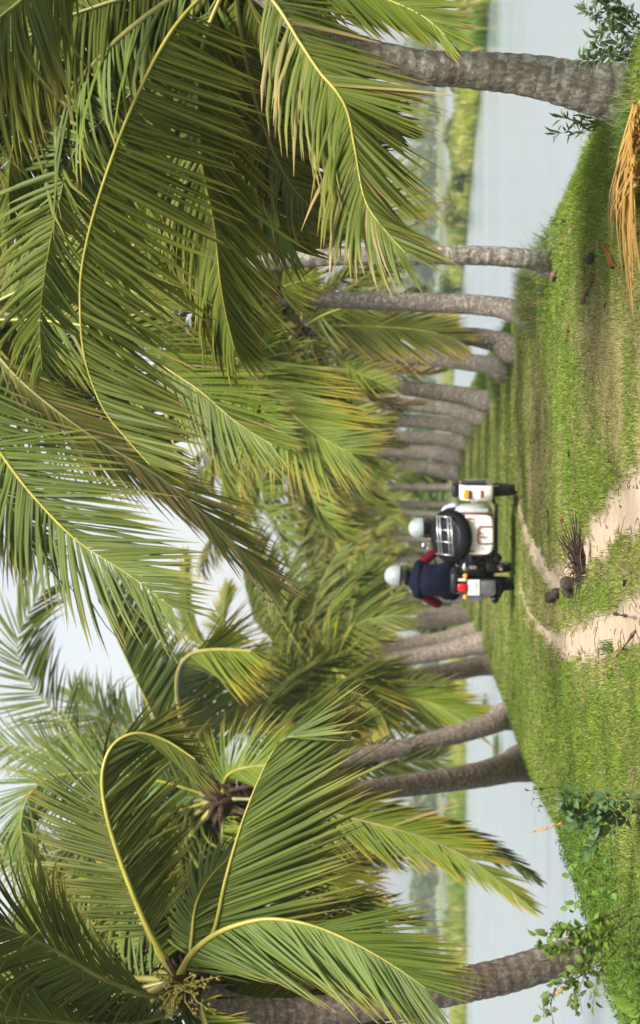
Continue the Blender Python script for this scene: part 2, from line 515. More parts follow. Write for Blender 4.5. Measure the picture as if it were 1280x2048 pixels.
def blades(pts, h, wd, col, lean, seed, name, mat):
    """grass blades, each a bent two-segment strip"""
    rng = np.random.default_rng(seed)
    n = len(pts)
    az = rng.uniform(0, 2 * np.pi, n)
    wdir = np.stack([np.cos(az), np.sin(az) * 0.5, np.zeros(n)], 1)
    la = rng.uniform(0, 2 * np.pi, n)
    lv = np.stack([np.cos(la), np.sin(la), np.zeros(n)], 1) * (lean * rng.uniform(0.2, 1.0, n))[:, None]
    up = np.array([0, 0, 1.0])
    b0 = pts - up * 0.012
    b1 = pts + (up * 0.55 + lv * 0.3) * h[:, None]
    b2 = pts + (up * 0.92 + lv) * h[:, None]
    W = wdir * wd[:, None] * 0.5
    v = np.stack([b0 - W, b0 + W, b1 - W * .8, b1 + W * .8, b2 - W * .15, b2 + W * .15], 1)
    base = np.arange(n)[:, None] * 6
    q = np.concatenate([base + np.array([[0, 1, 3, 2]]), base + np.array([[2, 3, 5, 4]])], 0)
    a = np.repeat(np.concatenate([col, np.ones((n, 1))], 1)[:, None, :], 6, 1)
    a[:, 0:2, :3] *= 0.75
    return np_mesh(name, v.reshape(-1, 3), q, mat, a.reshape(-1, 4), smooth=True)

def grass_mat():
    m, n, l, b = new_mat('grass_blade')
    at = n.new('ShaderNodeAttribute'); at.attribute_name = 'lc'
    l.new(at.outputs['Color'], b.inputs['Base Color'])
    b.inputs['Roughness'].default_value = 0.6
    b.inputs['Specular IOR Level'].default_value = 0.08
    tr = n.new('ShaderNodeBsdfTranslucent'); l.new(at.outputs['Color'], tr.inputs['Color'])
    ms = n.new('ShaderNodeMixShader'); ms.inputs[0].default_value = 0.3
    l.new(b.outputs[0], ms.inputs[1]); l.new(tr.outputs[0], ms.inputs[2]); l.new(ms.outputs[0], n.get('Material Output').inputs['Surface'])
    return m
M_GRASS = grass_mat()

def build_grass():
    rng = np.random.default_rng(3)
    N = 620000
    u = rng.random(N)
    a, b_, e = 10.5, 70.0, -1.1                       # depth density ~ d^-2.1
    d = (a ** e + u * (b_ ** e - a ** e)) ** (1 / e)
    half = 0.215 * d
    s = rng.uniform(-3.9, 3.0, N)
    x = s + xc(d)
    k = np.abs(x) < half
    x, y, d = x[k], d[k], d[k]
    z = zg(x, y)
    px, py, _ = proj_np(x, y, z)
    sand = sand_at(px, py) + 1.5 * (fbm(x * 6, y * 2.5, 41) - 0.5)
    keep = (sand < 0.02) | ((rng.random(len(x)) < 0.10) & (sand < 0.35))
    keep &= z > -0.95
    keep &= rng.random(len(x)) > 0.75 * sstep(0.45, 0.9, dry_at(px, py, x, y)) * sstep(.42, .62, fbm(x * 5, y * 2.5, 63))
    x, y, d, z, px, py = [q[keep] for q in (x, y, d, z, px, py)]
    s = x - xc(y)
    dry = np.clip(dry_at(px, py, x, y) + 0.25 * (rng.random(len(x)) - 0.5), 0, 1)
    clump = fbm(x * 3.2, y * 2.4, 77)
    isdry = rng.random(len(x)) < (0.16 + 0.8 * dry)
    g = rng.random((len(x), 1))
    green = np.array([0.04, 0.11, 0.006]) * (1 - g) + np.array([0.18, 0.29, 0.024]) * g
    tan = np.array([0.26, 0.22, 0.08]) * (1 - g) + np.array([0.54, 0.47, 0.22]) * g
    yel = np.array([0.17, 0.22, 0.03]) * (1 - g) + np.array([0.32, 0.34, 0.07]) * g
    col = np.where(isdry[:, None], tan, np.where((rng.random(len(x)) < 0.3)[:, None], yel, green))
    col = col * (0.55 + 0.62 * clump[:, None])
    edge = sstep(0.0, 0.9, -2.3 - s) + sstep(0.0, 0.6, s - 1.75)
    h = (0.012 + 0.055 * np.clip(17 / d, 0, 1) ** 2 * clump ** 3 + 0.05 * edge * clump) * (0.6 + 0.8 * rng.random(len(x))) * np.where(isdry, 0.8, 1.15) * (1 + 0.012 * (d - 11))
    left = sstep(-2.0, -2.6, s) * sstep(19, 14, y)
    h = h * (1 + 1.3 * left)
    wd = 0.0034 * (d / 11.0) ** 0.85 * (0.7 + 0.6 * rng.random(len(x)))
    lean = np.full(len(x), 0.95)
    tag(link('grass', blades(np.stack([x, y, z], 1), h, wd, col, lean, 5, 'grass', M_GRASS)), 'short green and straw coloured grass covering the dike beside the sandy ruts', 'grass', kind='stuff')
    # reeds and grass on the bars of land across the water
    P_, H_, W_, C_ = [], [], [], []
    for near, width, N, hh in ((NEAR_R, 16, 26000, 0.75), (NEAR_L, 28, 16000, 0.75)):
        pts, L = spline([np.array(p) for p in near], 400)
        i = rng.integers(0, 400, N)
        f = rng.random(N) ** 1.5
        base = pts[i]
        dn = norm(base)
        o = base + dn * (width * (0.03 + 0.9 * f))[:, None] + rng.normal(0, 0.25, (N, 2))
        cl = fbm(o[:, 0] * 0.25, o[:, 1] * 0.12, 91)
        P_.append(np.stack([o[:, 0], o[:, 1], np.full(N, -0.95) + 0.3 * np.clip(f * 4, 0, 1)], 1))
        H_.append(hh * (0.35 + 1.1 * cl ** 1.5) * (0.5 + rng.random(N)))
        W_.append(np.full(N, 0.10) * (0.6 + rng.random(N)))
        g = np.clip(cl[:, None] * 1.6 - 0.3 + 0.3 * (rng.random((N, 1)) - .5), 0, 1)
        c = np.array([0.20, 0.22, 0.045]) * (1 - g) + np.array([0.05, 0.11, 0.018]) * g
        dryr = (rng.random(N) < 0.18)[:, None]
        C_.append(np.where(dryr, np.array([0.42, 0.33, 0.15]), c * np.array([1.5, 1.5, 1.0])))
    pts = np.concatenate(P_)
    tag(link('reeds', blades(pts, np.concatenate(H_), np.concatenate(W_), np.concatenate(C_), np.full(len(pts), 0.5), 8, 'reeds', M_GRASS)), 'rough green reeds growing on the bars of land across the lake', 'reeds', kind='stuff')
build_grass()

def leaf_cards(centers, radii, per, size, seed, mat, name, flat=1.0, vary=None):
    """leaf-clump cloud of crumpled quads spread through ellipsoids"""
    rng = np.random.default_rng(seed)
    V, A = [], []
    for c, r in zip(centers, radii):
        n = per
        p = norm(rng.normal(size=(n, 3))) * (rng.random((n, 1)) ** 0.4)
        p = np.asarray(c) + p * np.asarray(r)
        a = norm(rng.normal(size=(n, 3)) * np.array([1, 1, 0.6 * flat]))
        b = norm(np.cross(a, rng.normal(size=(n, 3))))
        sz = size * (0.6 + 0.8 * rng.random((n, 1)))
        nb = np.cross(a, b)
        q = np.stack([p - a * sz, p + b * sz * .5 + nb * sz * .15, p + a * sz, p - b * sz * .5 + nb * sz * .15], 1)
        V.append(q)
        base = rng.random() if vary is None else vary
        at = np.zeros((n, 4, 4))
        at[..., 0] = 0.2; at[..., 1] = np.clip(base + 0.35 * (rng.random((n, 1)) - 0.5), 0, 1); at[..., 2] = 1; at[..., 3] = 0
        A.append(at)
    V = np.concatenate(V).reshape(-1, 3); A = np.concatenate(A).reshape(-1, 4)
    q = np.arange(len(V)).reshape(-1, 4)
    return np_mesh(name, V, q, mat, A, smooth=False)

def build_far():
    rng = np.random.default_rng(12)
    C, R = [], []
    for i in range(330):
        x = rng.uniform(-115, 115); y = rng.uniform(410, 520)
        h = rng.uniform(2.2, 5.0) * (1.0 + 0.45 * (x > 25)) * (0.75 + 0.5 * vnoise(x * 0.06, 1.5, 3))
        for k in range(3):
            C.append((x + rng.normal(0, 1.4), y + rng.normal(0, 1), -0.6 + h * rng.uniform(0.35, 0.95)))
            R.append((1.7 * rng.uniform(.7, 1.4), 1.7, h * 0.3))
    tag(link('treeline', leaf_cards(C, R, 34, 0.6, 4, M_TREE_FAR, 'treeline')), 'hazy line of trees along the far shore of the lake', 'treeline', kind='stuff')
    # blue hills behind
    xs = np.linspace(-500, 500, 161); ys = np.array([900, 1000, 1120, 1300.0])
    Xg, Yg = np.meshgrid(xs, ys)
    prof = 5 + 10 * fbm(xs * 0.008, xs * 0 + 2, 6)
    Zg = np.stack([np.full_like(xs, -1.2), prof * 0.55, prof * 1.15, prof * 0.5])
    i = np.arange(Xg.size).reshape(Xg.shape)
    q = np.stack([i[:-1, :-1], i[:-1, 1:], i[1:, 1:], i[1:, :-1]], -1).reshape(-1, 4)
    tag(link('hills', np_mesh('hills', np.stack([Xg, Yg, Zg], -1).reshape(-1, 3), q, plain('hill_forest', (0.05, 0.08, 0.035), 1.0, var=0.4, scale=0.03))), kind='structure', label='low wooded hills beyond the lake')
    # bushes standing on the bars of land
    spots = [(957, 60, 'R', 1.5), (925, 265, 'R', 1.1), (938, 400, 'R', 1.3), (945, 330, 'R', .8), (925, 545, 'R', 1.6), (968, 15, 'R', 1.4), (927, 1560, 'L', 1.5), (929, 1640, 'L', 1.1), (928, 1880, 'L', 1.2), (929, 1985, 'L', 1.0), (928, 1420, 'L', 1.2)]
    words = ['rounded green shrub on the bar of land behind the near right trunk', 'small green shrub on the bar just left of the near right trunk', 'broad dark shrub on the bar between the two nearest right trunks',
             'lowest shrub on the right bar beside a sandy gap', 'tall green shrub on the bar behind the thin second right trunk', 'large mixed green shrub on the bar at the right edge of the view',
             'rounded shrub on the left bar beside the leaning left trunk', 'low shrub on the left bar under the long drooping fronds', 'green shrub on the left bar right of the near left trunk', 'small shrub on the left bar at the left edge of the view', 'shrub on the left bar between the leaning left trunks']
    for i, ((x, y, side, r), lab) in enumerate(zip(spots, words)):
        p = wat(x, y)
        c = (p[0], p[1] + 4, -0.75)
        e = empty('shrub', c); tag(e, lab, 'shrub', 'shrubs on the bars of land')
        cs = [(rng.normal(0, r * .5), rng.normal(0, r * .4), r * rng.uniform(.25, .6)) for _ in range(7)]
        link('foliage', leaf_cards(cs, [(r * .5, r * .5, r * .38)] * 7, 90, 0.15, 40 + i, M_TREE_FAR, 'foliage', vary=rng.uniform(0.1, 0.8)), e)
        bm = bmesh.new()
        for k in range(4): tube(bm, [(0, 0, -.25), (rng.normal(0, .1), 0, r * .3), (rng.normal(0, .3), 0, r * .6)], [.04, .03, .015], 5)
        part('stem', bm, M_FIBRE, e)
build_far()

# ------------------------------------------------------------------ palms
WIND = np.array([-0.35, 0.0, 0.0])
def leaflets(Pm, S, N, n, L, pet, fl, fr, a0, a1, droop, wd, seed, dry=0.0, K=4, wind=1.0, prof=None, ragged=0.12, gap=0.12, jit=1.0):
    """leaflets on both sides of a midrib given by points Pm and frame S (left), N (face)"""
    rng = np.random.default_rng(seed)
    M = len(Pm)
    T = norm(np.gradient(Pm, axis=0))
    V, A = [], []
    prof = prof or ([0, .08, .3, .65, .9, 1], [.55, .8, 1.0, .92, .62, .35])
    for sgn, f in ((1, fl), (-1, fr)):
        if f is None: continue
        s = np.linspace(pet, 0.995, n) + rng.normal(0, 0.25 / n, n)
        s = np.clip(s, pet, 0.998)
        if gap:
            keep = vnoise(s * 14, s * 0 + sgn, seed) > gap * 0.5
            s = s[keep]
        m = len(s)
        idx = s * (M - 1)
        i0 = np.floor(idx).astype(int); i1 = np.minimum(i0 + 1, M - 1); ft = (idx - i0)[:, None]
        lerp = lambda Q: Q[i0] * (1 - ft) + Q[i1] * ft
        p, t, sv, nv = lerp(Pm), norm(lerp(T)), norm(lerp(S)), norm(lerp(N))
        sl = (s - pet) / (1 - pet)
        a = np.radians(a0 + (a1 - a0) * sl ** 1.2 + jit * rng.normal(0, 6.0, m) + jit * 16 * (vnoise(sl * 11, sl * 0 + sgn * 3, seed + 7) - 0.5))[:, None]
        fa, fb = f if isinstance(f, tuple) else (f, f)
        ff = np.radians(fa + (fb - fa) * sstep(0.42, 0.62, sl) + jit * rng.normal(0, 10, m) + jit * 22 * (vnoise(sl * 8, sl * 0 + sgn * 5, seed + 9) - 0.5))[:, None]
        d0 = np.cos(a) * t + np.sin(a) * (sgn * sv * np.cos(ff) - nv * np.sin(ff))
        ln = L * np.interp(sl, prof[0], prof[1]) * np.clip(1 + rng.normal(0, ragged, m), .3, 1.4) * np.where(rng.random(m) < 0.05, rng.uniform(.35, .8, m), 1)
        dr = droop * np.clip(1 + rng.normal(0, 0.25, m), 0.2, 2)
        bent = rng.random(m) < 0.09 * jit
        dr = np.where(bent, dr + 1.2, dr)
        G = np.array([0, 0, -1.0]) + WIND * wind
        tk = np.linspace(0, 1, K + 1)
        pos = [p]; dirs = []
        for k in range(K + 1):
            dk = norm(d0 + G * (dr[:, None] * tk[k] ** 1.4))
            dirs.append(dk)
            if k < K: pos.append(pos[-1] + dk * (ln / K)[:, None])
        tw = rng.normal(0, 0.35 * (0.4 + 0.6 * jit), m)
        wr = np.interp(tk, [0, .15, .5, .8, 1], [.55, 1, .92, .6, .06])
        ww = wd * (0.8 + 0.4 * rng.random(m)) * np.clip(ln / L + 0.25, 0.5, 1.1)
        ring = []
        for k in range(K + 1):
            dk = dirs[k]
            W = norm(t - np.sum(t * dk, 1, keepdims=True) * dk)
            B = np.cross(dk, W)
            W2 = W * np.cos(tw)[:, None] + B * np.sin(tw)[:, None]
            B2 = np.cross(dk, W2)
            hw = (ww * wr[k] * 0.5)[:, None]
            sg = np.sign(np.sum(B2 * nv, 1, keepdims=True) + 1e-9)
            ring.append(np.stack([pos[k] - W2 * hw, pos[k] + B2 * sg * hw * 0.55, pos[k] + W2 * hw], 1))
        R = np.stack(ring, 1)                               # m, K+1, 3, 3
        at = np.zeros((m, K + 1, 3, 4))
        at[..., 0] = tk[None, :, None]
        at[..., 1] = np.clip(rng.random(m) * 0.55 + 0.45 * vnoise(sl * 6, sl * 0 + sgn, seed + 2), 0, 1)[:, None, None]
        at[..., 2] = np.array([1, 0, 1])[None, None, :]
        dd = np.clip((rng.random(m) < dry * 0.7) * rng.uniform(0.4, 1, m) + (dry > .75) * 0.75, 0, 1)
        at[..., 3] = dd[:, None, None]
        V.append(R.reshape(-1, 3)); A.append(at.reshape(-1, 4))
    V = np.concatenate(V); A = np.concatenate(A)
    nl = len(V) // (3 * (K + 1))
    b = np.arange(nl)[:, None, None] * (3 * (K + 1)) + (np.arange(K) * 3)[None, :, None]
    q = np.concatenate([b + np.array([0, 1, 4, 3]), b + np.array([1, 2, 5, 4])], 2).reshape(-1, 4)
    return V, q, A

def rachis_mesh(Pm, r0, mat, name='midrib', r1=0.003, sides=6):
    M = len(Pm)
    T = norm(np.gradient(Pm, axis=0))
    ref = np.array([0.31, 0.2, 0.93])
    rs = r1 + (r0 - r1) * (1 - np.linspace(0, 1, M)) ** 1.15
    rs[:max(2, M // 14)] *= 1.35
    U = norm(np.cross(T, ref)); W = np.cross(T, U)
    a = np.linspace(0, 2 * np.pi, sides, endpoint=False)
    R = Pm[:, None] + rs[:, None, None] * (np.cos(a)[None, :, None] * U[:, None] + np.sin(a)[None, :, None] * W[:, None])
    i = np.arange(M * sides).reshape(M, sides)
    q = np.stack([i[:-1], np.roll(i[:-1], -1, 1), np.roll(i[1:], -1, 1), i[1:]], -1).reshape(-1, 4)
    return np_mesh(name, R.reshape(-1, 3), q, mat)

def traced(parent, origin, pts, n=95, L=0.65, pet=0.12, fl=25, fr=25, a0=65, a1=22, droop=0.45, wd=0.027, seed=1, mat=None, rmat=None, r0=0.02, r1=0.003, dry=0.0, dz=0.0, depth=None, wind=1.0, gap=0.08, K=4, prof=None, jit=0.5):
    """frond whose midrib runs through photo pixels pts at a depth"""
    m = len(pts)
    w3 = [P(q[0], q[1], depth + (q[2] if len(q) > 2 else dz * i / (m - 1))) for i, q in enumerate(pts)]
    Pm, Ln = spline(w3, 64)
    T = norm(np.gradient(Pm, axis=0))
    Vw = norm(CAM - Pm)
    S = norm(np.cross(Vw, T))
    N = norm(np.cross(T, S)); N = N * np.sign(np.sum(N * Vw, 1, keepdims=True))
    V, q, A = leaflets(Pm, S, N, int(n * 1.3), L, pet, fl, fr, a0, a1, droop, wd * .88, seed, dry, K=K, wind=wind, gap=gap, prof=prof, jit=jit)
    o = np.asarray(origin)
    fo = link('frond', np_mesh('frond', V - o, q, mat or M_LEAF, A), parent)
    link('midrib', rachis_mesh(Pm - o, r0 * .8, rmat or M_RACHIS, r1=r1), fo)
    return fo

PROTO = {}
def proto(el, bend, dens, seed, mat, L=3.0, dry=0.0):
    """frond mesh along +X from the origin, rising at el degrees and bending down"""
    key = (el, bend, dens, seed, mat.name)
    if key in PROTO: return PROTO[key]
    rng = np.random.default_rng(seed * 13 + int(el) + 500)
    M = 40
    s = np.linspace(0, 1, M)
    ang = np.radians(el - bend * s ** 1.5)
    yaw = np.radians(rng.normal(0, 12)) * s ** 1.5
    dx = np.cos(ang) * np.cos(yaw); dy = np.cos(ang) * np.sin(yaw); dzv = np.sin(ang)
    st = L / (M - 1)
    Pm = np.stack([np.cumsum(dx), np.cumsum(dy), np.cumsum(dzv)], 1) * st
    Pm -= Pm[0]
    T = norm(np.gradient(Pm, axis=0))
    side0 = np.array([0, 1.0, 0])
    S = []
    cur = side0
    for t in T:
        cur = cur - t * np.dot(cur, t); cur = cur / np.linalg.norm(cur); S.append(cur)
    S = np.array(S); N = np.cross(T, S)
    N = N * np.where(N[:1, 2:3] < 0, -1, 1)
    roll = rng.normal(0, 0.35) * s[:, None]
    S, N = S * np.cos(roll) + N * np.sin(roll), N * np.cos(roll) - S * np.sin(roll)
    n, K, wd = {2: (80, 4, 0.032), 1: (58, 3, 0.04), 0: (36, 3, 0.06)}[dens]
    V, q, A = leaflets(Pm, S, N, n, 0.78, 0.08, 32, 32, 66, 22, 0.65, wd, seed + int(el) + 100, dry, K=K, wind=0.0, gap=0.15)
    PROTO[key] = (np_mesh('frond', V, q, mat, A), rachis_mesh(Pm, 0.026, M_RACHIS if rng.random() < .2 else M_RACHIS_DK, r1=0.006 if dens else 0.012))
    return PROTO[key]

def trunk(parent, origin, pts, d0, d1, mat, detail=True):
    """trunk through photo pixels (x, y, width px), depth running from d0 at the foot to d1 at the top"""
    k = len(pts)
    ds = [d0 + (d1 - d0) * i / (k - 1) for i in range(k)]
    w4 = [np.append(P(x, y, d), wpx * d / F / 2) for (x, y, wpx), d in zip(pts, ds)]
    w4.insert(0, w4[0] + np.array([0, 0, -0.55, w4[0][3] * .06]))      # the foot goes on under the soil
    c, L = spline(w4, 16)
    M = int(min(420, max(60, L / (0.02 if detail else 0.05))))
    c, L = spline(w4, M)
    ctr, r = c[:, :3], c[:, 3]
    T = norm(np.gradient(ctr, axis=0))
    sides = 28 if detail else 14
    U = norm(np.cross(T, np.array([0.1, 1, 0.05]))); W = np.cross(T, U)
    a = np.linspace(0, 2 * np.pi, sides, endpoint=False)
    rng = np.random.default_rng(int(abs(origin[0] * 100)) + 3)
    s = np.linspace(0, L, M)
    ringpos = np.cumsum(rng.uniform(0.05, 0.12, 400))
    dist = np.min(np.abs(s[:, None] + 0.02 * np.sin(a * 1.0 + 1)[None, :].repeat(M, 0)[:, :1] - ringpos[None, :]), axis=1)
    groove = np.exp(-(dist / 0.014) ** 2)
    lump = 0.09 * (fbm(s[:, None] * 3.0 + 0 * a[None], a[None] * 1.3 + s[:, None] * 0, 5) - 0.5) + 0.05 * (fbm(s[:, None] * 14, np.cos(a)[None] * 3 + 5, 8) - 0.5)
    rr = r[:, None] * (1 - 0.055 * (1 if d0 < 24 else 0.45) * groove[:, None] + lump)
    R = ctr[:, None] + rr[..., None] * (np.cos(a)[None, :, None] * U[:, None] + np.sin(a)[None, :, None] * W[:, None])
    R = R - np.asarray(origin)
    i = np.arange(M * sides).reshape(M, sides)
    q = np.stack([i[:-1], np.roll(i[:-1], -1, 1), np.roll(i[1:], -1, 1), i[1:]], -1).reshape(-1, 4)
    at = np.zeros((M, sides, 4)); at[..., 0] = (groove * (0.9 if d0 < 24 else 0.45))[:, None] * (0.4 + 0.8 * hash2(np.floor(s * 9)[:, None], np.floor(a * 2)[None], 3)); at[..., 3] = 1
    return link('trunk', np_mesh('trunk', R.reshape(-1, 3), q, mat, at.reshape(-1, 4)), parent)

def crown_heart(parent, c, r, seed, nuts=0, stalk=False):
    """brown sheaths, old leaf bases and fruit where the fronds meet"""
    rng = random.Random(seed)
    bm = bmesh.new()
    for k in range(34):
        a = rng.uniform(0, 6.28); e = rng.uniform(0.1, 1.3)
        d = Vector((math.cos(a) * math.cos(e), math.sin(a) * math.cos(e), math.sin(e)))
        b = Vector(c) + Vector((0, 0, rng.uniform(-1.6, 0.1) * r))
        tube(bm, [b, b + d * r * 0.9, b + d * r * 1.9 + Vector((0, 0, -0.3 * r))], [r * 0.34, r * 0.2, r * 0.03], 6)
    for k in range(7):
        a = rng.uniform(0, 6.28)
        b = Vector(c) + Vector((math.cos(a) * r * .8, math.sin(a) * r * .8, -rng.uniform(0.3, 1.6) * r))
        tube(bm, [b, b + Vector((math.cos(a) * r * .5, math.sin(a) * r * .5, -r * 1.4)), b + Vector((math.cos(a) * r * .4, 0, -r * 2.8))], [r * .12, r * .08, r * .02], 5)
    part('leaf_sheath', bm, M_FIBRE, parent, True)
    for k in range(nuts):
        a = rng.uniform(0, 6.28)
        bm = bmesh.new()
        bmesh.ops.create_icosphere(bm, subdivisions=2, radius=0.085 * rng.uniform(.8, 1.1), matrix=Matrix.Translation(Vector(c) + Vector((math.cos(a) * r * 1.5, math.sin(a) * r * 1.5, -r * rng.uniform(.3, 1.8)))) @ Matrix.Diagonal((1, 1, 1.25, 1)))
        part('coconut', bm, M_NUT, parent, True)
    if stalk:
        bm = bmesh.new()
        for k in range(22):
            a = rng.uniform(0, 6.28); b = Vector(c) + Vector((0, -r, -r * .2))
            e = b + Vector((math.cos(a) * .16 - .05, -.12, rng.uniform(-.3, .22)))
            tube(bm, [b, (b + e) / 2 + Vector((0, -.05, .03)), e], [.007, .006, .003], 5)
            for j in range(7):
                f = 0.45 + 0.08 * j
                bmesh.ops.create_icosphere(bm, subdivisions=1, radius=0.012, matrix=Matrix.Translation(b.lerp(e, f) + Vector((rng.uniform(-.02, .02), rng.uniform(-.03, .01), rng.uniform(-.02, .02)))))
        part('flower_stalk', bm, M_STALK, parent, True)

def palm(label, foot, top, d0, d1, tmat=None, fronds=(), gen=0, glen=1.0, dens=2, seed=1, mat=None, nuts=0, stalk=False, el=(78, -35), group='coconut palms along the dike', az=None, heart=True, dead=0):
    """foot/top: trunk pixels; fronds: dicts for traced(); gen: number of fronds filling the crown all round"""
    x0, y0, w0 = foot[0]
    if d0 > 18.5: d0 = min(d0, max(hit(x0, y0)[0] + 0.1, 0.88 * d0))
    pts = foot if isinstance(foot, list) else [foot, top]
    o = P(pts[0][0], pts[0][1], d0)
    e = empty('coconut_palm', o)
    tag(e, label, 'palm tree', group)
    trunk(e, o, pts, d0, d1, tmat or (M_TRUNK if d0 < 25 else M_TRUNK_D), detail=d0 < 45)
    cx, cy = pts[-1][0], pts[-1][1]
    cw = P(cx, cy, d1) - o
    rt = pts[-1][2] * d1 / F / 2
    if heart: crown_heart(e, cw, max(rt, 0.09) * (1.25 if heart is True else heart), seed, nuts, stalk)
    for i, f in enumerate(fronds):
        kw = dict(f); kw.setdefault('depth', d1); kw.setdefault('seed', seed * 50 + i)
        kw.setdefault('mat', mat)
        traced(e, o, kw.pop('pts'), **kw)
    rng = random.Random(seed)
    els = (85, 70, 55, 40, 22, 5, -15, -40, -65)
    for i in range(gen):
        f = (i + 0.5) / gen
        elv = el[0] + (el[1] - el[0]) * f
        q = min(els, key=lambda v: abs(v - elv))
        bend = 45 + 40 * rng.random() if q > 0 else 40
        bend = round(bend / 20) * 20
        mt = mat or M_LEAF
        if rng.random() < 0.2 and q < 10: mt = M_LEAF_YEL
        me, rm = proto(q, bend, dens, rng.randint(1, 2), mt)
        a = i * 2.39996 + seed if az is None else rad(rng.uniform(*az))
        fo = link('frond', me, e)
        fo.location = cw + np.array([0, 0, rt * (0.6 - 1.6 * f)])
        sc = glen * (0.85 + 0.3 * rng.random()) * (0.75 + 0.4 * math.sin(math.pi * min(1, f + .15)))
        fo.scale = (sc, sc, sc)
        fo.rotation_euler = (rad(rng.uniform(-14, 14)), 0, a)
        link('midrib', rm, fo)
    for i in range(dead):                                # brown old fronds hanging against the trunk
        me, rm = proto(-40, 40, min(dens, 1), i + 5, M_DEAD, dry=1.0)
        fo = link('frond', me, e); fo['label'] = 'dead brown hanging frond'
        fo.location = cw + np.array([0, 0, -rt])
        sc = glen * rng.uniform(.6, .8); fo.scale = (sc, sc, sc)
        fo.rotation_euler = (0, rad(rng.uniform(5, 30)), rng.uniform(3.3, 6.1))
        link('midrib', rm, fo)
    return e

# --- right-hand row, nearest first
palm('nearest right palm with the thickest lichen-spotted trunk at the water edge',
     [(1290, 195, 150), (1235, 186, 126), (1160, 172, 104), (1050, 150, 86), (930, 139, 76), (830, 132, 70), (660, 80, 64), (530, -20, 60), (470, -70, 58)], None, 13.0, 12.4,
     fronds=[
        dict(pts=[(470, -70), (352, 50), (268, 205), (202, 380), (166, 520), (160, 620), (170, 720), (205, 815), (255, 880), (300, 930)], L=0.66, fl=12, fr=118, a0=112, a1=22, droop=0.08, n=96, gap=0.05, dz=-1.2, wd=0.031, r0=0.014, seed=11, wind=0.3),
        dict(pts=[(470, -70), (545, 0), (600, 85), (640, 145), (672, 182), (695, 225), (710, 300), (730, 400), (770, 460), (810, 505)], L=0.56, fl=28, fr=10, a0=52, a1=20, droop=0.5, dz=-0.8, wd=0.026, r0=0.016, seed=12, dry=0.22, mat=M_LEAF),
        dict(pts=[(470, -70), (400, 50), (300, 150), (215, 232), (150, 300), (112, 430), (88, 560), (80, 650), (84, 740)], L=0.55, fl=20, fr=20, a0=60, droop=0.35, dz=1.6, seed=13, r0=0.010, rmat=M_RACHIS_DK, n=70, pet=.3),
        dict(pts=[(470, -70), (400, 110), (400, 300), (428, 450), (440, 560), (452, 630), (470, 700)], L=0.62, fl=35, fr=35, a0=45, a1=18, droop=0.5, dz=0.6, seed=14, r0=0.016),
        dict(pts=[(470, -70), (560, -60), (700, -25), (790, 5), (850, 35), (890, 70)], L=0.36, fl=30, fr=30, a0=45, a1=15, droop=0.3, dz=-0.3, seed=15, r0=0.014),
        dict(pts=[(470, -70), (380, -40), (200, 10), (60, 70), (-40, 180), (-80, 300)], L=0.7, fl=15, fr=60, a0=75, droop=0.4, dz=0.9, seed=16, rmat=M_RACHIS_DK),
        dict(pts=[(470, -70), (420, 40), (330, 180), (300, 330), (320, 460), (370, 560)], L=0.75, fl=30, fr=60, a0=60, droop=0.7, dz=1.0, seed=17, rmat=M_RACHIS_DK),
        dict(pts=[(470, -70), (480, 60), (510, 200), (550, 310), (590, 380), (630, 420)], L=0.6, fl=30, fr=40, a0=50, droop=0.6, dz=0.9, seed=18, rmat=M_RACHIS_DK),
        dict(pts=[(470, -70), (440, 60), (430, 180), (470, 320), (530, 420), (590, 500)], L=0.68, fl=30, fr=40, a0=55, droop=0.6, dz=1.3, seed=19, rmat=M_RACHIS_DK),
        dict(pts=[(470, -70), (530, 60), (600, 150), (680, 200), (750, 230), (800, 270)], L=0.45, fl=30, fr=40, a0=40, a1=16, droop=0.4, dz=0.8, seed=20, dry=0.3, rmat=M_RACHIS_DK),
        dict(pts=[(470, -70), (300, -30), (160, 60), (60, 180), (20, 330), (20, 450)], L=0.7, fl=25, fr=40, a0=60, droop=0.5, dz=1.2, seed=21, rmat=M_RACHIS_DK),
        dict(pts=[(470, -70), (330, 0), (230, 110), (200, 230), (215, 330), (250, 420)], L=0.8, fl=20, fr=40, a0=60, droop=0.7, dz=1.6, seed=22, rmat=M_RACHIS_DK),
        dict(pts=[(200, -120), (90, -50), (40, 2), (0, 34), (-50, 80)], L=0.62, fl=15, fr=50, a0=60, droop=0.2, dz=-1.0, seed=23, r0=0.02),
     ], seed=3, gen=16, glen=0.85, el=(60, 0), az=(45, 135), mat=M_LEAF, nuts=4)

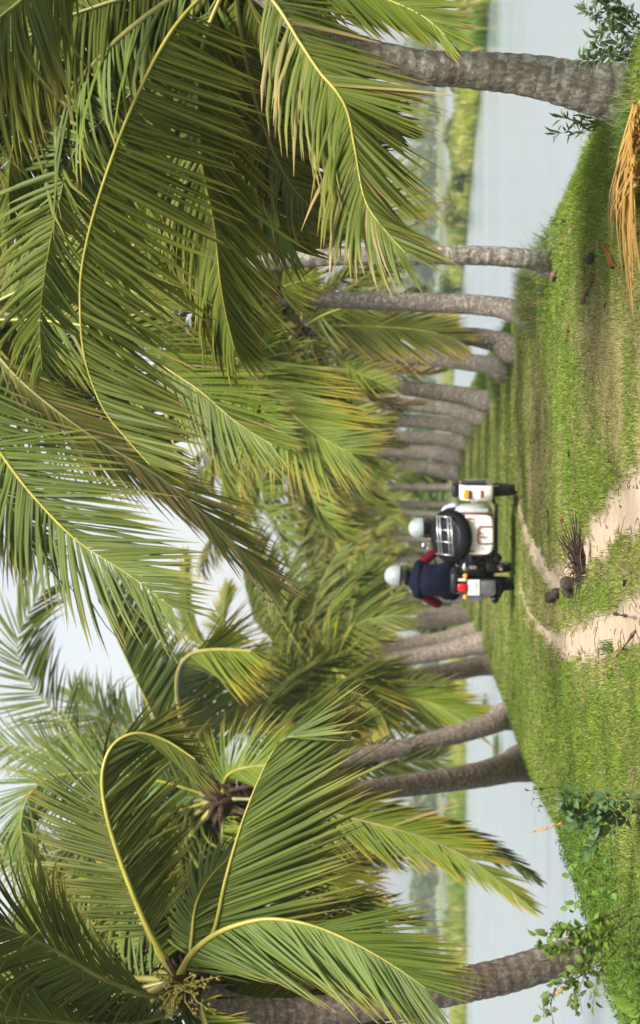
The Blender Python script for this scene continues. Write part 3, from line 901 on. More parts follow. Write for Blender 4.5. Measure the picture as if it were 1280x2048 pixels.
palm('tall palm with a slender pale trunk, second from the right, its crown above the frame',
     [(1108, 528, 62), (1085, 522, 46), (1050, 517, 42), (950, 511, 40), (800, 511, 37), (620, 517, 35), (400, 545, 33), (180, 600, 32), (-60, 640, 32)], None, 23.0, 20.0,
     fronds=[
        dict(pts=[(-60, 640), (-60, 760), (-30, 860), (0, 905), (60, 985), (150, 1078), (255, 1148), (345, 1215)], L=0.95, fl=12, fr=12, a0=55, a1=22, droop=0.28, dz=-2.5, n=80, wd=0.036, r0=0.026, seed=31, mat=M_LEAF_COOL),
        dict(pts=[(-60, 640), (60, 640), (160, 650), (245, 675), (330, 735), (400, 782), (470, 842), (545, 890)], L=0.72, fl=40, fr=15, a0=62, a1=22, droop=0.3, dz=-1.5, wd=0.032, r0=0.02, seed=32, dry=0.12),
        dict(pts=[(-60, 640), (40, 760), (180, 870), (320, 955), (430, 1050), (545, 1165)], L=0.75, fl=45, fr=45, a0=35, a1=14, droop=0.3, dz=-1.0, wd=0.03, seed=33, dry=0.5, rmat=M_RACHIS_DK),
        dict(pts=[(-60, 640), (-80, 740), (-60, 860), (-10, 960), (40, 1040), (70, 1110)], L=0.8, fl=20, fr=20, a0=60, droop=0.3, dz=1.0, seed=34, mat=M_LEAF_COOL),
        dict(pts=[(-60, 640), (0, 700), (80, 790), (180, 850), (260, 880), (340, 890)], L=0.85, fl=20, fr=30, a0=60, droop=0.5, dz=0.8, seed=35, mat=M_LEAF_COOL),
        dict(pts=[(-60, 640), (0, 640), (60, 680), (140, 760), (210, 800), (300, 820)], L=0.85, fl=20, fr=30, a0=60, droop=0.5, dz=1.6, seed=36, mat=M_LEAF_COOL),
        dict(pts=[(-60, 640), (20, 590), (120, 560), (230, 570), (340, 620)], L=0.8, fl=30, fr=30, a0=60, droop=0.6, dz=-0.6, seed=37, dry=.2),
        dict(pts=[(-60, 640), (0, 560), (80, 500), (190, 480), (300, 500)], L=0.8, fl=30, fr=30, a0=60, droop=0.6, dz=0.4, seed=38),
     ], seed=4, gen=10, glen=0.9, el=(60, -20), az=(20, 120))

palm('palm with a straight dark trunk rising from a grassy tuft, third in the right row',
     [(1068, 636, 58), (1040, 626, 50), (980, 612, 42), (850, 605, 39), (700, 601, 34), (560, 597, 32)], None, 27.0, 26.5, tmat=M_TRUNK_D,
     fronds=[
        dict(pts=[(560, 597), (510, 640), (500, 700), (525, 745), (560, 800), (615, 855), (660, 885), (705, 908)], L=1.0, fl=8, fr=10, a0=55, a1=18, droop=0.15, dz=-1.5, n=105, wd=0.03, r0=0.026, seed=41, mat=M_LEAF_YEL, wind=0.4),
        dict(pts=[(560, 597), (572, 530), (605, 465), (655, 437), (735, 425), (800, 440)], L=0.95, fl=20, fr=30, a0=60, a1=25, droop=0.5, dz=-0.6, seed=42, mat=M_LEAF_YEL, r0=0.024),
     ], seed=5, gen=15, glen=0.78, el=(75, 5))
palm('short palm half hidden by its own hanging frond, fourth in the right row',
     [(1030, 700, 60), (1000, 686, 48), (960, 676, 40), (900, 671, 36), (760, 660, 33), (600, 655, 31)], None, 31.0, 31.0,
     fronds=[dict(pts=[(600, 655), (640, 652), (720, 652), (800, 656), (860, 664), (915, 680)], L=0.72, fl=35, fr=8, a0=48, a1=16, droop=0.2, dz=-0.7, wd=0.036, n=80, r0=0.03, seed=51, dry=0.1, mat=M_LEAF_YEL)],
     seed=6, gen=14, glen=0.78, dens=1)
palm('thin grey-barked palm, fifth in the right row', [(1014, 742, 50), (985, 732, 40), (940, 725, 35), (850, 716, 31), (650, 700, 29)], None, 36.0, 36.0, seed=7, gen=14, glen=0.85, dens=1, dead=1, mat=M_LEAF)
palm('palm with a pale leaning trunk, sixth in the right row', [(972, 803, 46), (930, 792, 38), (860, 782, 33), (760, 770, 30), (640, 760, 29)], None, 42.0, 42.0, seed=8, gen=14, glen=0.9, dens=1, dead=2, mat=M_LEAF_YEL)
palm('narrow palm standing close behind the pale leaning one, seventh in the right row', [(958, 835, 36), (920, 824, 31), (860, 814, 28), (700, 804, 26), (590, 805, 25)], None, 47.0, 47.0, seed=9, gen=14, glen=1.0, dens=1, mat=M_LEAF_YEL)
palm('dark trunked palm, eighth in the right row', [(942, 858, 36), (900, 850, 31), (820, 842, 28), (690, 838, 26), (570, 845, 25)], None, 53.0, 53.0, seed=10, gen=15, glen=1.15, dens=1, dead=2)
palm('stout dark palm seen over the grass, ninth in the right row', [(932, 886, 34), (890, 880, 29), (840, 876, 27), (720, 874, 25), (600, 885, 24)], None, 60.0, 60.0, seed=11, gen=15, glen=1.2, dens=1, mat=M_LEAF_YEL)
palm('grey palm just right of the sidecar wheel, last but one of the right row', [(926, 916, 34), (880, 908, 30), (840, 904, 28), (740, 902, 26), (640, 915, 25)], None, 66.0, 66.0, seed=12, gen=15, glen=1.2, dens=0, mat=M_LEAF)
palm('pale palm directly behind the sidecar fender, farthest of the right row', [(906, 946, 34), (870, 938, 30), (830, 934, 28), (730, 930, 26)], None, 72.0, 72.0, seed=13, gen=12, dens=0, mat=M_LEAF_YEL)

# --- left-hand row, nearest first
palm('nearest left palm, brown trunk leaning over the water, flower stalk in its crown',
     [(1235, 1870, 66), (1180, 1896, 70), (1130, 1914, 74), (1020, 1949, 74), (900, 1976, 72), (760, 2004, 70), (600, 2028, 66), (480, 2022, 62), (400, 1985, 58), (365, 1960, 56)], None, 18.0, 17.0, tmat=M_TRUNK_R,
     fronds=[
        dict(pts=[(355, 1955), (335, 1928), (292, 1850), (242, 1725), (211, 1620), (205, 1545), (226, 1490), (272, 1466), (330, 1480), (390, 1518)], L=0.72, fl=(20, 150), fr=25, a0=68, a1=25, droop=0.35, n=85, wd=0.032, r0=0.030, r1=0.008, seed=61, mat=M_LEAF_COOL, pet=0.15, wind=0.2),
        dict(pts=[(362, 1958), (366, 1935), (385, 1905), (425, 1872), (475, 1850), (540, 1838), (620, 1850), (700, 1882), (780, 1927), (850, 1975)], L=0.80, fl=(150, 40), fr=4, a0=62, a1=20, droop=0.22, n=115, wd=0.026, r0=0.034, dz=-1.0, seed=62, pet=0.05, mat=M_LEAF_COOL, wind=0.3),
        dict(pts=[(385, 1945), (428, 1862), (450, 1765), (478, 1665), (515, 1565), (556, 1487), (590, 1470)], L=1.0, fl=160, fr=5, a0=62, a1=12, droop=0.12, n=95, wd=0.034, r0=0.026, dz=-0.4, seed=63, pet=0.08, mat=M_LEAF_COOL, wind=-0.4),
        dict(pts=[(375, 1945), (383, 1880), (392, 1810), (420, 1755), (470, 1705)], L=0.6, fl=60, fr=15, a0=60, droop=0.4, dz=0.5, seed=64, r0=0.022, mat=M_LEAF_COOL),
        dict(pts=[(345, 1990), (290, 1990), (200, 1955), (90, 1890), (-10, 1850), (-120, 1830)], L=0.75, fl=12, fr=50, a0=60, droop=0.5, dz=-1.5, seed=65, rmat=M_RACHIS_DK, r0=0.03, mat=M_LEAF_COOL),
        dict(pts=[(360, 2020), (280, 2045), (180, 2048), (80, 2040), (-30, 2030), (-150, 2040)], L=0.7, fl=20, fr=20, a0=50, droop=0.3, dz=-1.5, seed=66, mat=M_LEAF_COOL, r0=0.022, rmat=M_RACHIS_DK),
        dict(pts=[(360, 1990), (300, 2060), (200, 2000), (100, 1965), (0, 1955), (-100, 1960)], L=0.75, fl=20, fr=40, a0=60, droop=0.5, dz=0.8, seed=67, rmat=M_RACHIS_DK, mat=M_LEAF_COOL),
        dict(pts=[(380, 1970), (430, 1960), (540, 1935), (640, 1925), (740, 1950), (810, 1990)], L=0.7, fl=30, fr=30, a0=50, droop=0.5, dz=1.2, seed=68, dry=0.25, mat=M_LEAF_YEL),
        dict(pts=[(380, 1980), (450, 2000), (560, 2010), (660, 2030), (760, 2070)], L=0.7, fl=30, fr=30, a0=45, droop=0.5, dz=0.9, seed=69, dry=0.35, mat=M_LEAF_YEL),
        dict(pts=[(350, 1955), (300, 1880), (262, 1800), (250, 1740), (270, 1690)], L=0.7, fl=30, fr=30, a0=60, droop=0.4, dz=1.5, seed=70, mat=M_LEAF_YEL),
     ], seed=21, gen=14, glen=0.95, stalk=True, az=(80, 240), el=(80, -20), mat=M_LEAF_COOL)

palm('left palm with a dark brown crown heart and long fronds drooping over the lake',
     [(1052, 1525, 80), (1020, 1535, 62), (950, 1551, 52), (830, 1569, 46), (700, 1586, 43), (560, 1592, 42), (440, 1598, 42)], None, 31.0, 27.0, tmat=M_TRUNK_R,
     fronds=[
        dict(pts=[(440, 1598), (320, 1635), (190, 1703), (100, 1780), (38, 1845)], L=1.05, fl=12, fr=70, a0=62, a1=25, droop=0.3, n=90, wd=0.034, r0=0.024, pet=.05, seed=71, mat=M_LEAF_COOL, wind=0),
        dict(pts=[(440, 1598), (310, 1560), (195, 1546), (112, 1552), (64, 1582), (42, 1640), (50, 1705), (66, 1760)], L=0.9, fl=15, fr=40, a0=60, droop=0.3, n=90, wd=0.034, r0=0.022, pet=.05, seed=72, mat=M_LEAF_COOL),
        dict(pts=[(440, 1598), (520, 1600), (620, 1618), (740, 1645), (860, 1680), (960, 1732), (1066, 1818)], L=0.72, fl=40, fr=18, a0=50, a1=14, droop=0.3, dz=-1.5, n=95, wd=0.034, r0=0.03, seed=73, mat=M_LEAF_YEL, rmat=M_RACHIS_DK, dry=0.1, prof=([0, .1, .4, .7, .9, 1], [.6, .9, 1, .75, .45, .2])),
        dict(pts=[(440, 1598), (540, 1590), (650, 1600), (770, 1632), (900, 1662), (1000, 1706), (1080, 1762)], L=0.62, fl=60, fr=22, a0=48, a1=14, droop=0.35, dz=0.5, n=90, wd=0.036, r0=0.03, seed=74, mat=M_LEAF, rmat=M_RACHIS_DK, prof=([0, .1, .4, .7, .9, 1], [.6, .9, 1, .75, .45, .2])),
        dict(pts=[(445, 1590), (452, 1555), (480, 1538), (530, 1532), (600, 1545)], L=0.7, fl=30, fr=20, a0=65, droop=0.4, dz=-0.8, seed=75, r0=0.026, mat=M_LEAF_YEL),
        dict(pts=[(440, 1598), (540, 1650), (620, 1720), (700, 1800), (760, 1880)], L=0.8, fl=30, fr=30, a0=55, droop=0.5, dz=-0.4, seed=76, mat=M_LEAF_YEL, rmat=M_RACHIS_DK),
        dict(pts=[(440, 1598), (400, 1660), (340, 1720), (290, 1800), (270, 1900)], L=0.9, fl=30, fr=30, a0=60, droop=0.5, dz=1.0, seed=77, mat=M_LEAF_YEL),
        dict(pts=[(440, 1598), (360, 1560), (290, 1545), (230, 1570), (190, 1640)], L=0.9, fl=30, fr=30, a0=60, droop=0.5, dz=1.0, seed=78, mat=M_LEAF_COOL),
        dict(pts=[(440, 1598), (330, 1600), (200, 1660), (120, 1700), (40, 1710), (-40, 1690)], L=0.95, fl=20, fr=40, a0=60, droop=0.4, dz=1.2, seed=79, mat=M_LEAF_COOL),
     ], seed=22, gen=22, glen=1.05, az=(110, 215), el=(82, -40), heart=1.8)
palm('slender left palm between two leaning ones, its curled frond arching to the right',
     [(1016, 1432, 60), (985, 1446, 46), (930, 1464, 41), (850, 1485, 37), (770, 1503, 35), (650, 1520, 34), (500, 1540, 33)], None, 34.0, 33.0, tmat=M_TRUNK_R,
     fronds=[
        dict(pts=[(500, 1540), (428, 1552), (382, 1490), (357, 1410), (356, 1345), (380, 1309), (430, 1299), (505, 1302)], L=1.4, fl=140, fr=6, a0=66, a1=18, droop=0.2, n=130, wd=0.05, r0=0.05, r1=0.016, seed=81, mat=M_LEAF_YEL, wind=0.6, dz=-7.0),
        dict(pts=[(500, 1540), (400, 1520), (330, 1470), (285, 1385), (242, 1295), (208, 1220), (197, 1203)], L=1.1, fl=140, fr=12, a0=66, a1=35, droop=0.3, n=85, wd=0.046, r0=0.03, seed=82, mat=M_LEAF_COOL, dz=-0.5, wind=0.3),
        dict(pts=[(500, 1540), (350, 1545), (170, 1476), (120, 1432), (75, 1388), (42, 1330), (36, 1278), (62, 1218), (92, 1178)], L=0.85, fl=20, fr=20, a0=62, a1=25, droop=0.2, n=48, wd=0.032, r0=0.024, seed=83, mat=M_LEAF_COOL, pet=0.5, wind=0.4),
        dict(pts=[(500, 1540), (380, 1520), (250, 1460), (180, 1420), (140, 1380)], L=0.9, fl=20, fr=20, a0=60, droop=0.4, seed=84, mat=M_LEAF_COOL, dz=1),
        dict(pts=[(500, 1540), (360, 1560), (200, 1530), (100, 1500), (0, 1490), (-80, 1500)], L=0.9, fl=25, fr=25, a0=60, droop=0.4, seed=85, mat=M_LEAF_COOL, dz=1),
     ], seed=23, gen=5, glen=1.0, dens=1, el=(5, -60), az=(60, 120), mat=M_LEAF)
palm('left palm with a bright bent frond hanging toward the water, fourth in the left row',
     [(970, 1330, 44), (920, 1340, 39), (860, 1350, 36), (770, 1364, 33), (670, 1378, 33)], None, 42.0, 41.0, tmat=M_TRUNK_R,
     fronds=[
        dict(pts=[(670, 1378), (662, 1358), (680, 1350), (710, 1358), (760, 1385), (850, 1402), (940, 1432)], L=1.1, fl=40, fr=12, a0=40, a1=14, droop=0.2, n=80, wd=0.06, r0=0.04, seed=91, mat=M_LEAF_YEL, dz=-1.5),
        dict(pts=[(670, 1378), (664, 1350), (676, 1343), (720, 1385), (760, 1425)], L=1.2, fl=60, fr=8, a0=50, a1=14, droop=0.2, n=70, wd=0.06, r0=0.04, seed=92, mat=M_LEAF_YEL, dz=-2.0),
        dict(pts=[(670, 1378), (600, 1378), (540, 1382), (480, 1400)], L=1.2, fl=30, fr=40, a0=60, droop=0.3, n=60, wd=0.06, r0=0.04, seed=93, mat=M_LEAF, dz=-1),
     ], seed=24, gen=14, glen=0.85, dens=1, el=(60, -40), nuts=4, dead=2)
palm('left palm with a swollen foot, fifth in the left row', [(966, 1286, 50), (920, 1296, 40), (860, 1308, 34), (740, 1326, 31), (620, 1335, 30)], None, 46.0, 46.0, seed=25, gen=14, el=(55, -40), glen=0.85, dens=1, tmat=M_TRUNK_R,
     fronds=[dict(pts=[(620, 1335), (690, 1272), (708, 1205), (730, 1138)], L=1.1, fl=50, fr=8, a0=62, droop=0.3, n=60, wd=0.06, r0=0.036, seed=94, mat=M_LEAF_COOL)])
palm('straight left palm close beside the swollen-footed one, sixth in the left row', [(954, 1262, 40), (900, 1275, 33), (850, 1284, 31), (730, 1300, 29), (600, 1306, 28)], None, 52.0, 52.0, seed=26, gen=14, el=(55, -40), glen=0.9, dens=1, tmat=M_TRUNK_R, mat=M_LEAF_COOL,
     fronds=[dict(pts=[(600, 1306), (588, 1240), (588, 1205), (600, 1187), (640, 1188), (690, 1205)], L=1.1, fl=60, fr=10, a0=60, droop=0.3, n=70, wd=0.06, r0=0.045, seed=95, mat=M_LEAF_COOL),
             dict(pts=[(600, 1306), (480, 1305), (420, 1300), (375, 1230), (371, 1110)], L=0.6, fl=20, fr=20, a0=25, a1=12, droop=0.1, n=50, wd=0.05, r0=0.04, seed=96, mat=M_LEAF_YEL, pet=.4),
             dict(pts=[(600, 1306), (520, 1290), (450, 1260), (455, 1175)], L=0.6, fl=20, fr=20, a0=30, a1=12, droop=0.1, n=50, wd=0.05, r0=0.04, seed=97, mat=M_LEAF_YEL, pet=.4)])
palm('thin left palm half hidden behind the rider, seventh in the left row', [(940, 1232, 32), (880, 1241, 28), (820, 1248, 26), (690, 1262, 25)], None, 60.0, 60.0, seed=27, gen=13, el=(60, -40), glen=0.95, dens=1, tmat=M_TRUNK_R)

# --- far palms closing the end of the path
far = [(905, 1200, 720, 1195, 80), (900, 1160, 700, 1165, 86), (896, 1120, 690, 1120, 95), (892, 1080, 730, 1075, 105), (892, 1045, 760, 1040, 110), (898, 1010, 720, 1005, 95), (902, 975, 690, 970, 86),
       (894, 1100, 760, 1100, 120), (895, 1030, 690, 1020, 100), (905, 1220, 680, 1225, 76)]
for i, (x0, y0, x1, y1, d) in enumerate(far):
    palm('distant palm merging into the blurred foliage at the end of the path', [(x0, y0, 0.28 * F / d), ((x0 + x1) / 2, (y0 + y1) / 2, .24 * F / d), (x1, y1, 0.22 * F / d)], None, d, d, seed=40 + i, gen=13, glen=1.0, dens=0,
         mat=M_LEAF_YEL if i in (5, 6, 8) else (M_LEAF_COOL if i % 2 else M_LEAF), group='distant palms at the end of the path', el=(75, -50), heart=False)

# foliage behind the far end of the path
def bush(label, x, y, d, r, seed, mat, size, per=110, n=9, vary=None, group=None):
    c = P(x, y, d)
    e = empty('bush', c); tag(e, label, 'bush', group)
    rng = np.random.default_rng(seed)
    cs = [(rng.normal(0, r * .5), rng.normal(0, r * .4), abs(rng.normal(r * .5, r * .3))) for _ in range(n)]
    link('foliage', leaf_cards(cs, [(r * .5, r * .5, r * .4)] * n, per, size, seed, mat, 'foliage', vary=vary), e)
    bm = bmesh.new()
    for k in range(6):
        a = rng.uniform(0, 6.28)
        tube(bm, [(0, 0, -.15), (math.cos(a) * r * .2, math.sin(a) * r * .2, r * .4), (math.cos(a) * r * .5, math.sin(a) * r * .5, r * .9)], [r * .03, r * .02, r * .008], 5)
    part('stem', bm, M_FIBRE, e)
for i, (x, y, d, r, lab) in enumerate([(892, 1010, 118, 1.7, 'blurred yellow-green bush at the end of the path right of the passenger'), (892, 1062, 122, 1.8, 'blurred bush at the end of the path between the two helmets'),
                                    (895, 1215, 90, 1.2, 'low dark bush left of the rider at the end of the path'), (892, 960, 110, 1.5, 'dark bush behind the last trunk of the right row')]):
    bush(lab, x, y, d, r, 60 + i, M_TREE_FAR, 0.2, vary=[.8, .9, .3, .2][i], group='bushes at the end of the path')

# ------------------------------------------------------------------ sidecar motorcycle and its riders
M_WHITE = plain('white_paint', (0.82, 0.81, 0.77), 0.32, var=0.10, scale=5, coat=0.3)
def dusty_paint(m):
    n, l = m.node_tree.nodes, m.node_tree.links
    b = n.get('Principled BSDF'); src = b.inputs['Base Color'].links[0].from_socket
    tc = n.new('ShaderNodeTexCoord'); no = n.new('ShaderNodeTexNoise'); no.inputs['Scale'].default_value = 11; no.inputs['Detail'].default_value = 8; no.inputs['Roughness'].default_value = .75
    l.new(tc.outputs['Object'], no.inputs['Vector'])
    r = ramp(n, [(.5, (0, 0, 0)), (.72, (.75, .75, .75))]); l.new(no.outputs['Fac'], r.inputs[0])
    l.new(mixc(n, l, r.outputs[0], src, (0.33, 0.26, 0.17)), b.inputs['Base Color'])
dusty_paint(M_WHITE)
M_TRIM = plain('red_trim', (0.22, 0.015, 0.012), 0.4, var=0.2)
M_RUBBER = plain('black_rubber', (0.005, 0.005, 0.006), 0.75, var=0.3, scale=30, bump=0.4, spec=0.12)
M_VINYL = plain('black_vinyl', (0.009, 0.010, 0.013), 0.42, var=0.25, scale=18, spec=0.25)
M_TYREGREY = plain('dusty_rubber', (0.026, 0.025, 0.024), 0.8, var=0.35, scale=26, bump=0.4, spec=0.12)
M_BLACK = plain('black_metal', (0.005, 0.005, 0.006), 0.4, 0.3, var=0.4)
M_CHROME = plain('chrome', (0.72, 0.72, 0.71), 0.22, 1.0, var=0.05)
M_STEEL = plain('dull_steel', (0.55, 0.54, 0.52), 0.38, 0.85, var=0.15)
M_RUSTY = plain('burnt_exhaust', (0.20, 0.13, 0.085), 0.5, 0.6, var=0.4)
M_AMBER = plain('amber_lens', (0.72, 0.26, 0.015), 0.15, var=0.12, coat=0.5)
M_REDLENS = plain('red_lens', (0.42, 0.006, 0.012), 0.15, var=0.12, coat=0.5)
M_PLATE = plain('plate_white', (0.70, 0.73, 0.72), 0.45, var=0.06)
M_INK = plain('plate_ink', (0.05, 0.06, 0.07), 0.6)
M_NAVY = plain('navy_cloth', (0.004, 0.0055, 0.017), 0.85, var=0.3, scale=9, bump=0.3, spec=0.12)
M_MAROON = plain('maroon_cloth', (0.12, 0.005, 0.014), 0.85, var=0.25, scale=9, bump=0.3, spec=0.12)
M_LILAC = plain('pale_lilac_cloth', (0.52, 0.53, 0.68), 0.85, var=0.1, scale=8, bump=0.3)
M_DARKCLOTH = plain('dark_cloth', (0.008, 0.008, 0.010), 0.9, var=0.3, spec=0.12)
M_SKIN = plain('skin', (0.36, 0.20, 0.13), 0.55, var=0.12)
M_HAIR = plain('dark_hair', (0.012, 0.009, 0.008), 0.5)
M_HELMET = plain('silver_helmet', (0.38, 0.425, 0.425), 0.22, 0.25, var=0.05, coat=0.6)
M_SANDAL = plain('sandal', (0.06, 0.045, 0.035), 0.8)

dv, vp = hit(1033, 1085)
BIKE = empty('sidecar_motorcycle', (vp[0], vp[1], float(zg(vp[0], vp[1])) - 0.02), rad(-6))
tag(BIKE, 'white sidecar motorcycle with spare tyre and luggage rack, seen from behind on the path', 'motorcycle')
XB = -0.53

def wheel(c, R, w, name='wheel'):
    bm = bmesh.new()
    prof = [(R * 0.2, w * .3), (R * 0.24, w * .42), (R * .24, -w * .42), (R * .2, -w * .3)]
    lathe(bm, prof + [prof[0]], c, (1, 0, 0), 24)
    for k in range(18):
        a = 2 * math.pi * k / 18
        d = Vector((0, math.cos(a), math.sin(a)))
        tube(bm, [Vector(c) + d * R * .2 + Vector((w * .3 * (-1) ** k, 0, 0)), Vector(c) + d * R * .76], 0.004, 4)
    o = part(name, bm, M_STEEL, BIKE, True)
    bm = bmesh.new()
    q = [(math.cos(t), math.sin(t)) for t in [2 * math.pi * k / 14 for k in range(14)]]
    prof = [(R - w * .5 + w * .5 * cx, w * .5 * sx) for cx, sx in q]
    prof.append(prof[0])
    lathe(bm, prof, c, (1, 0, 0), 48)
    for k in range(40):                              # tread blocks
        a = 2 * math.pi * k / 40
        for sx in (-.27, 0, .27):
            aa = a + (0.06 if sx == 0 else 0)
            d = Vector((0, math.cos(aa), math.sin(aa)))
            rr = R - (0.012 if sx else 0.002)
            box(bm, Vector(c) + d * rr + Vector((sx * w, 0, 0)), (w * .2, 0.022, 0.02), Matrix.Rotation(aa - math.pi / 2, 3, 'X'))
    part('tyre', bm, M_TYREGREY, o, True)
    bm = bmesh.new()
    prof = [(R * .72, w * .42), (R * .78, w * .45), (R * .76, 0), (R * .78, -w * .45), (R * .72, -w * .42), (R * .72, w * .42)]
    lathe(bm, prof, c, (1, 0, 0), 40)
    part('rim', bm, M_CHROME, o, True)
wheel((XB, 0.25, 0.29), 0.29, 0.125)
wheel((XB + 0.03, 1.62, 0.29), 0.29, 0.10)
wheel((0.60, 0.36, 0.29), 0.29, 0.12)

def arc_fender(name, c, R, w, a0, a1, thick, mat, crown=0.03, seg=22):
    """curved mudguard over a wheel: arc in the YZ plane, domed across"""
    bm = bmesh.new()
    rows = []
    cross = [(-.5, -.055), (-.49, -.02), (-.40, .0), (-.2, crown * .7), (0, crown), (.2, crown * .7), (.40, 0), (.49, -.02), (.5, -.055)]
    for k in range(seg + 1):
        a = rad(a0 + (a1 - a0) * k / seg)
        d = Vector((0, math.cos(a), math.sin(a)))
        rows.append([[bm.verts.new(Vector(c) + d * (R + h - o) + Vector((u * (w - 2 * o), 0, 0))) for u, h in cross] for o in (0, thick)])
    for A, B in zip(rows, rows[1:]):
        for lay in (0, 1):
            for j in range(len(cross) - 1):
                bm.faces.new((A[lay][j], A[lay][j + 1], B[lay][j + 1], B[lay][j]))
        for j in (0, -1):
            bm.faces.new((A[0][j], A[1][j], B[1][j], B[0][j]))
    for R_ in (rows[0], rows[-1]):
        for j in range(len(cross) - 1):
            bm.faces.new((R_[0][j], R_[0][j + 1], R_[1][j + 1], R_[1][j]))
    return part(name, bm, mat, BIKE, True)

# sidecar wheel fender: square-backed white box over the wheel, black pad on top
def build_fender():
    bm = bmesh.new()
    prof = [(-0.02, .30), (-0.045, .33), (-0.05, .52), (-0.02, .64), (0.07, .70), (0.40, .72), (0.66, .66), (0.78, .52), (0.82, .38), (0.82, .30)]
    for sx in (-.095, .095):
        pass
    L = [bm.verts.new((0.505, y, z)) for y, z in prof]
    R_ = [bm.verts.new((0.69, y, z)) for y, z in prof]
    n = len(prof)
    for k in range(n - 1): bm.faces.new((L[k], L[k + 1], R_[k + 1], R_[k]))
    bm.faces.new(L); bm.faces.new(R_[::-1])
    f = bm.faces.new((L[0], R_[0], R_[-1], L[-1]))
    bmesh.ops.bevel(bm, geom=[e for e in bm.edges if abs(e.verts[0].co.x - e.verts[1].co.x) < 1e-4], offset=0.014, segments=3, affect='EDGES')
    o = part('fender', bm, M_WHITE, BIKE, True)
    bm = bmesh.new()
    box(bm, (0.61, 0.28, 0.745), (0.165, 0.42, 0.085), bev=0.035)
    part('cushion', bm, M_VINYL, o, True)
    bm = bmesh.new()
    box(bm, (0.585, -0.062, 0.617), (0.115, 0.05, 0.075), bev=0.02)
    part('indicator', bm, M_AMBER, o, True)
    bm = bmesh.new()
    box(bm, (0.572, -0.045, 0.572), (0.10, 0.045, 0.02), bev=0.006)
    part('indicator_base', bm, M_BLACK, o, True)
    bm = bmesh.new()
    box(bm, (0.585, -0.054, 0.435), (0.088, 0.012, 0.03), bev=0.003)
    part('reflector', bm, M_TRIM, o)
    bm = bmesh.new()
    box(bm, (0.487, 0.0, 0.52), (0.03, 0.12, 0.085), bev=0.008)
    part('bracket', bm, M_CHROME, o)
    bm = bmesh.new()
    box(bm, (0.706, 0.15, 0.53), (0.022, 0.40, 0.30), bev=0.006)
    part('mud_flap', bm, M_VINYL, o)
    bm = bmesh.new()
    tube(bm, [(0.69, -0.03, .34), (0.69, -0.035, .52), (0.69, -0.005, .63), (0.69, 0.08, .688), (0.69, .4, .705)], 0.007, 6)
    part('trim', bm, M_TRIM, o)
build_fender()

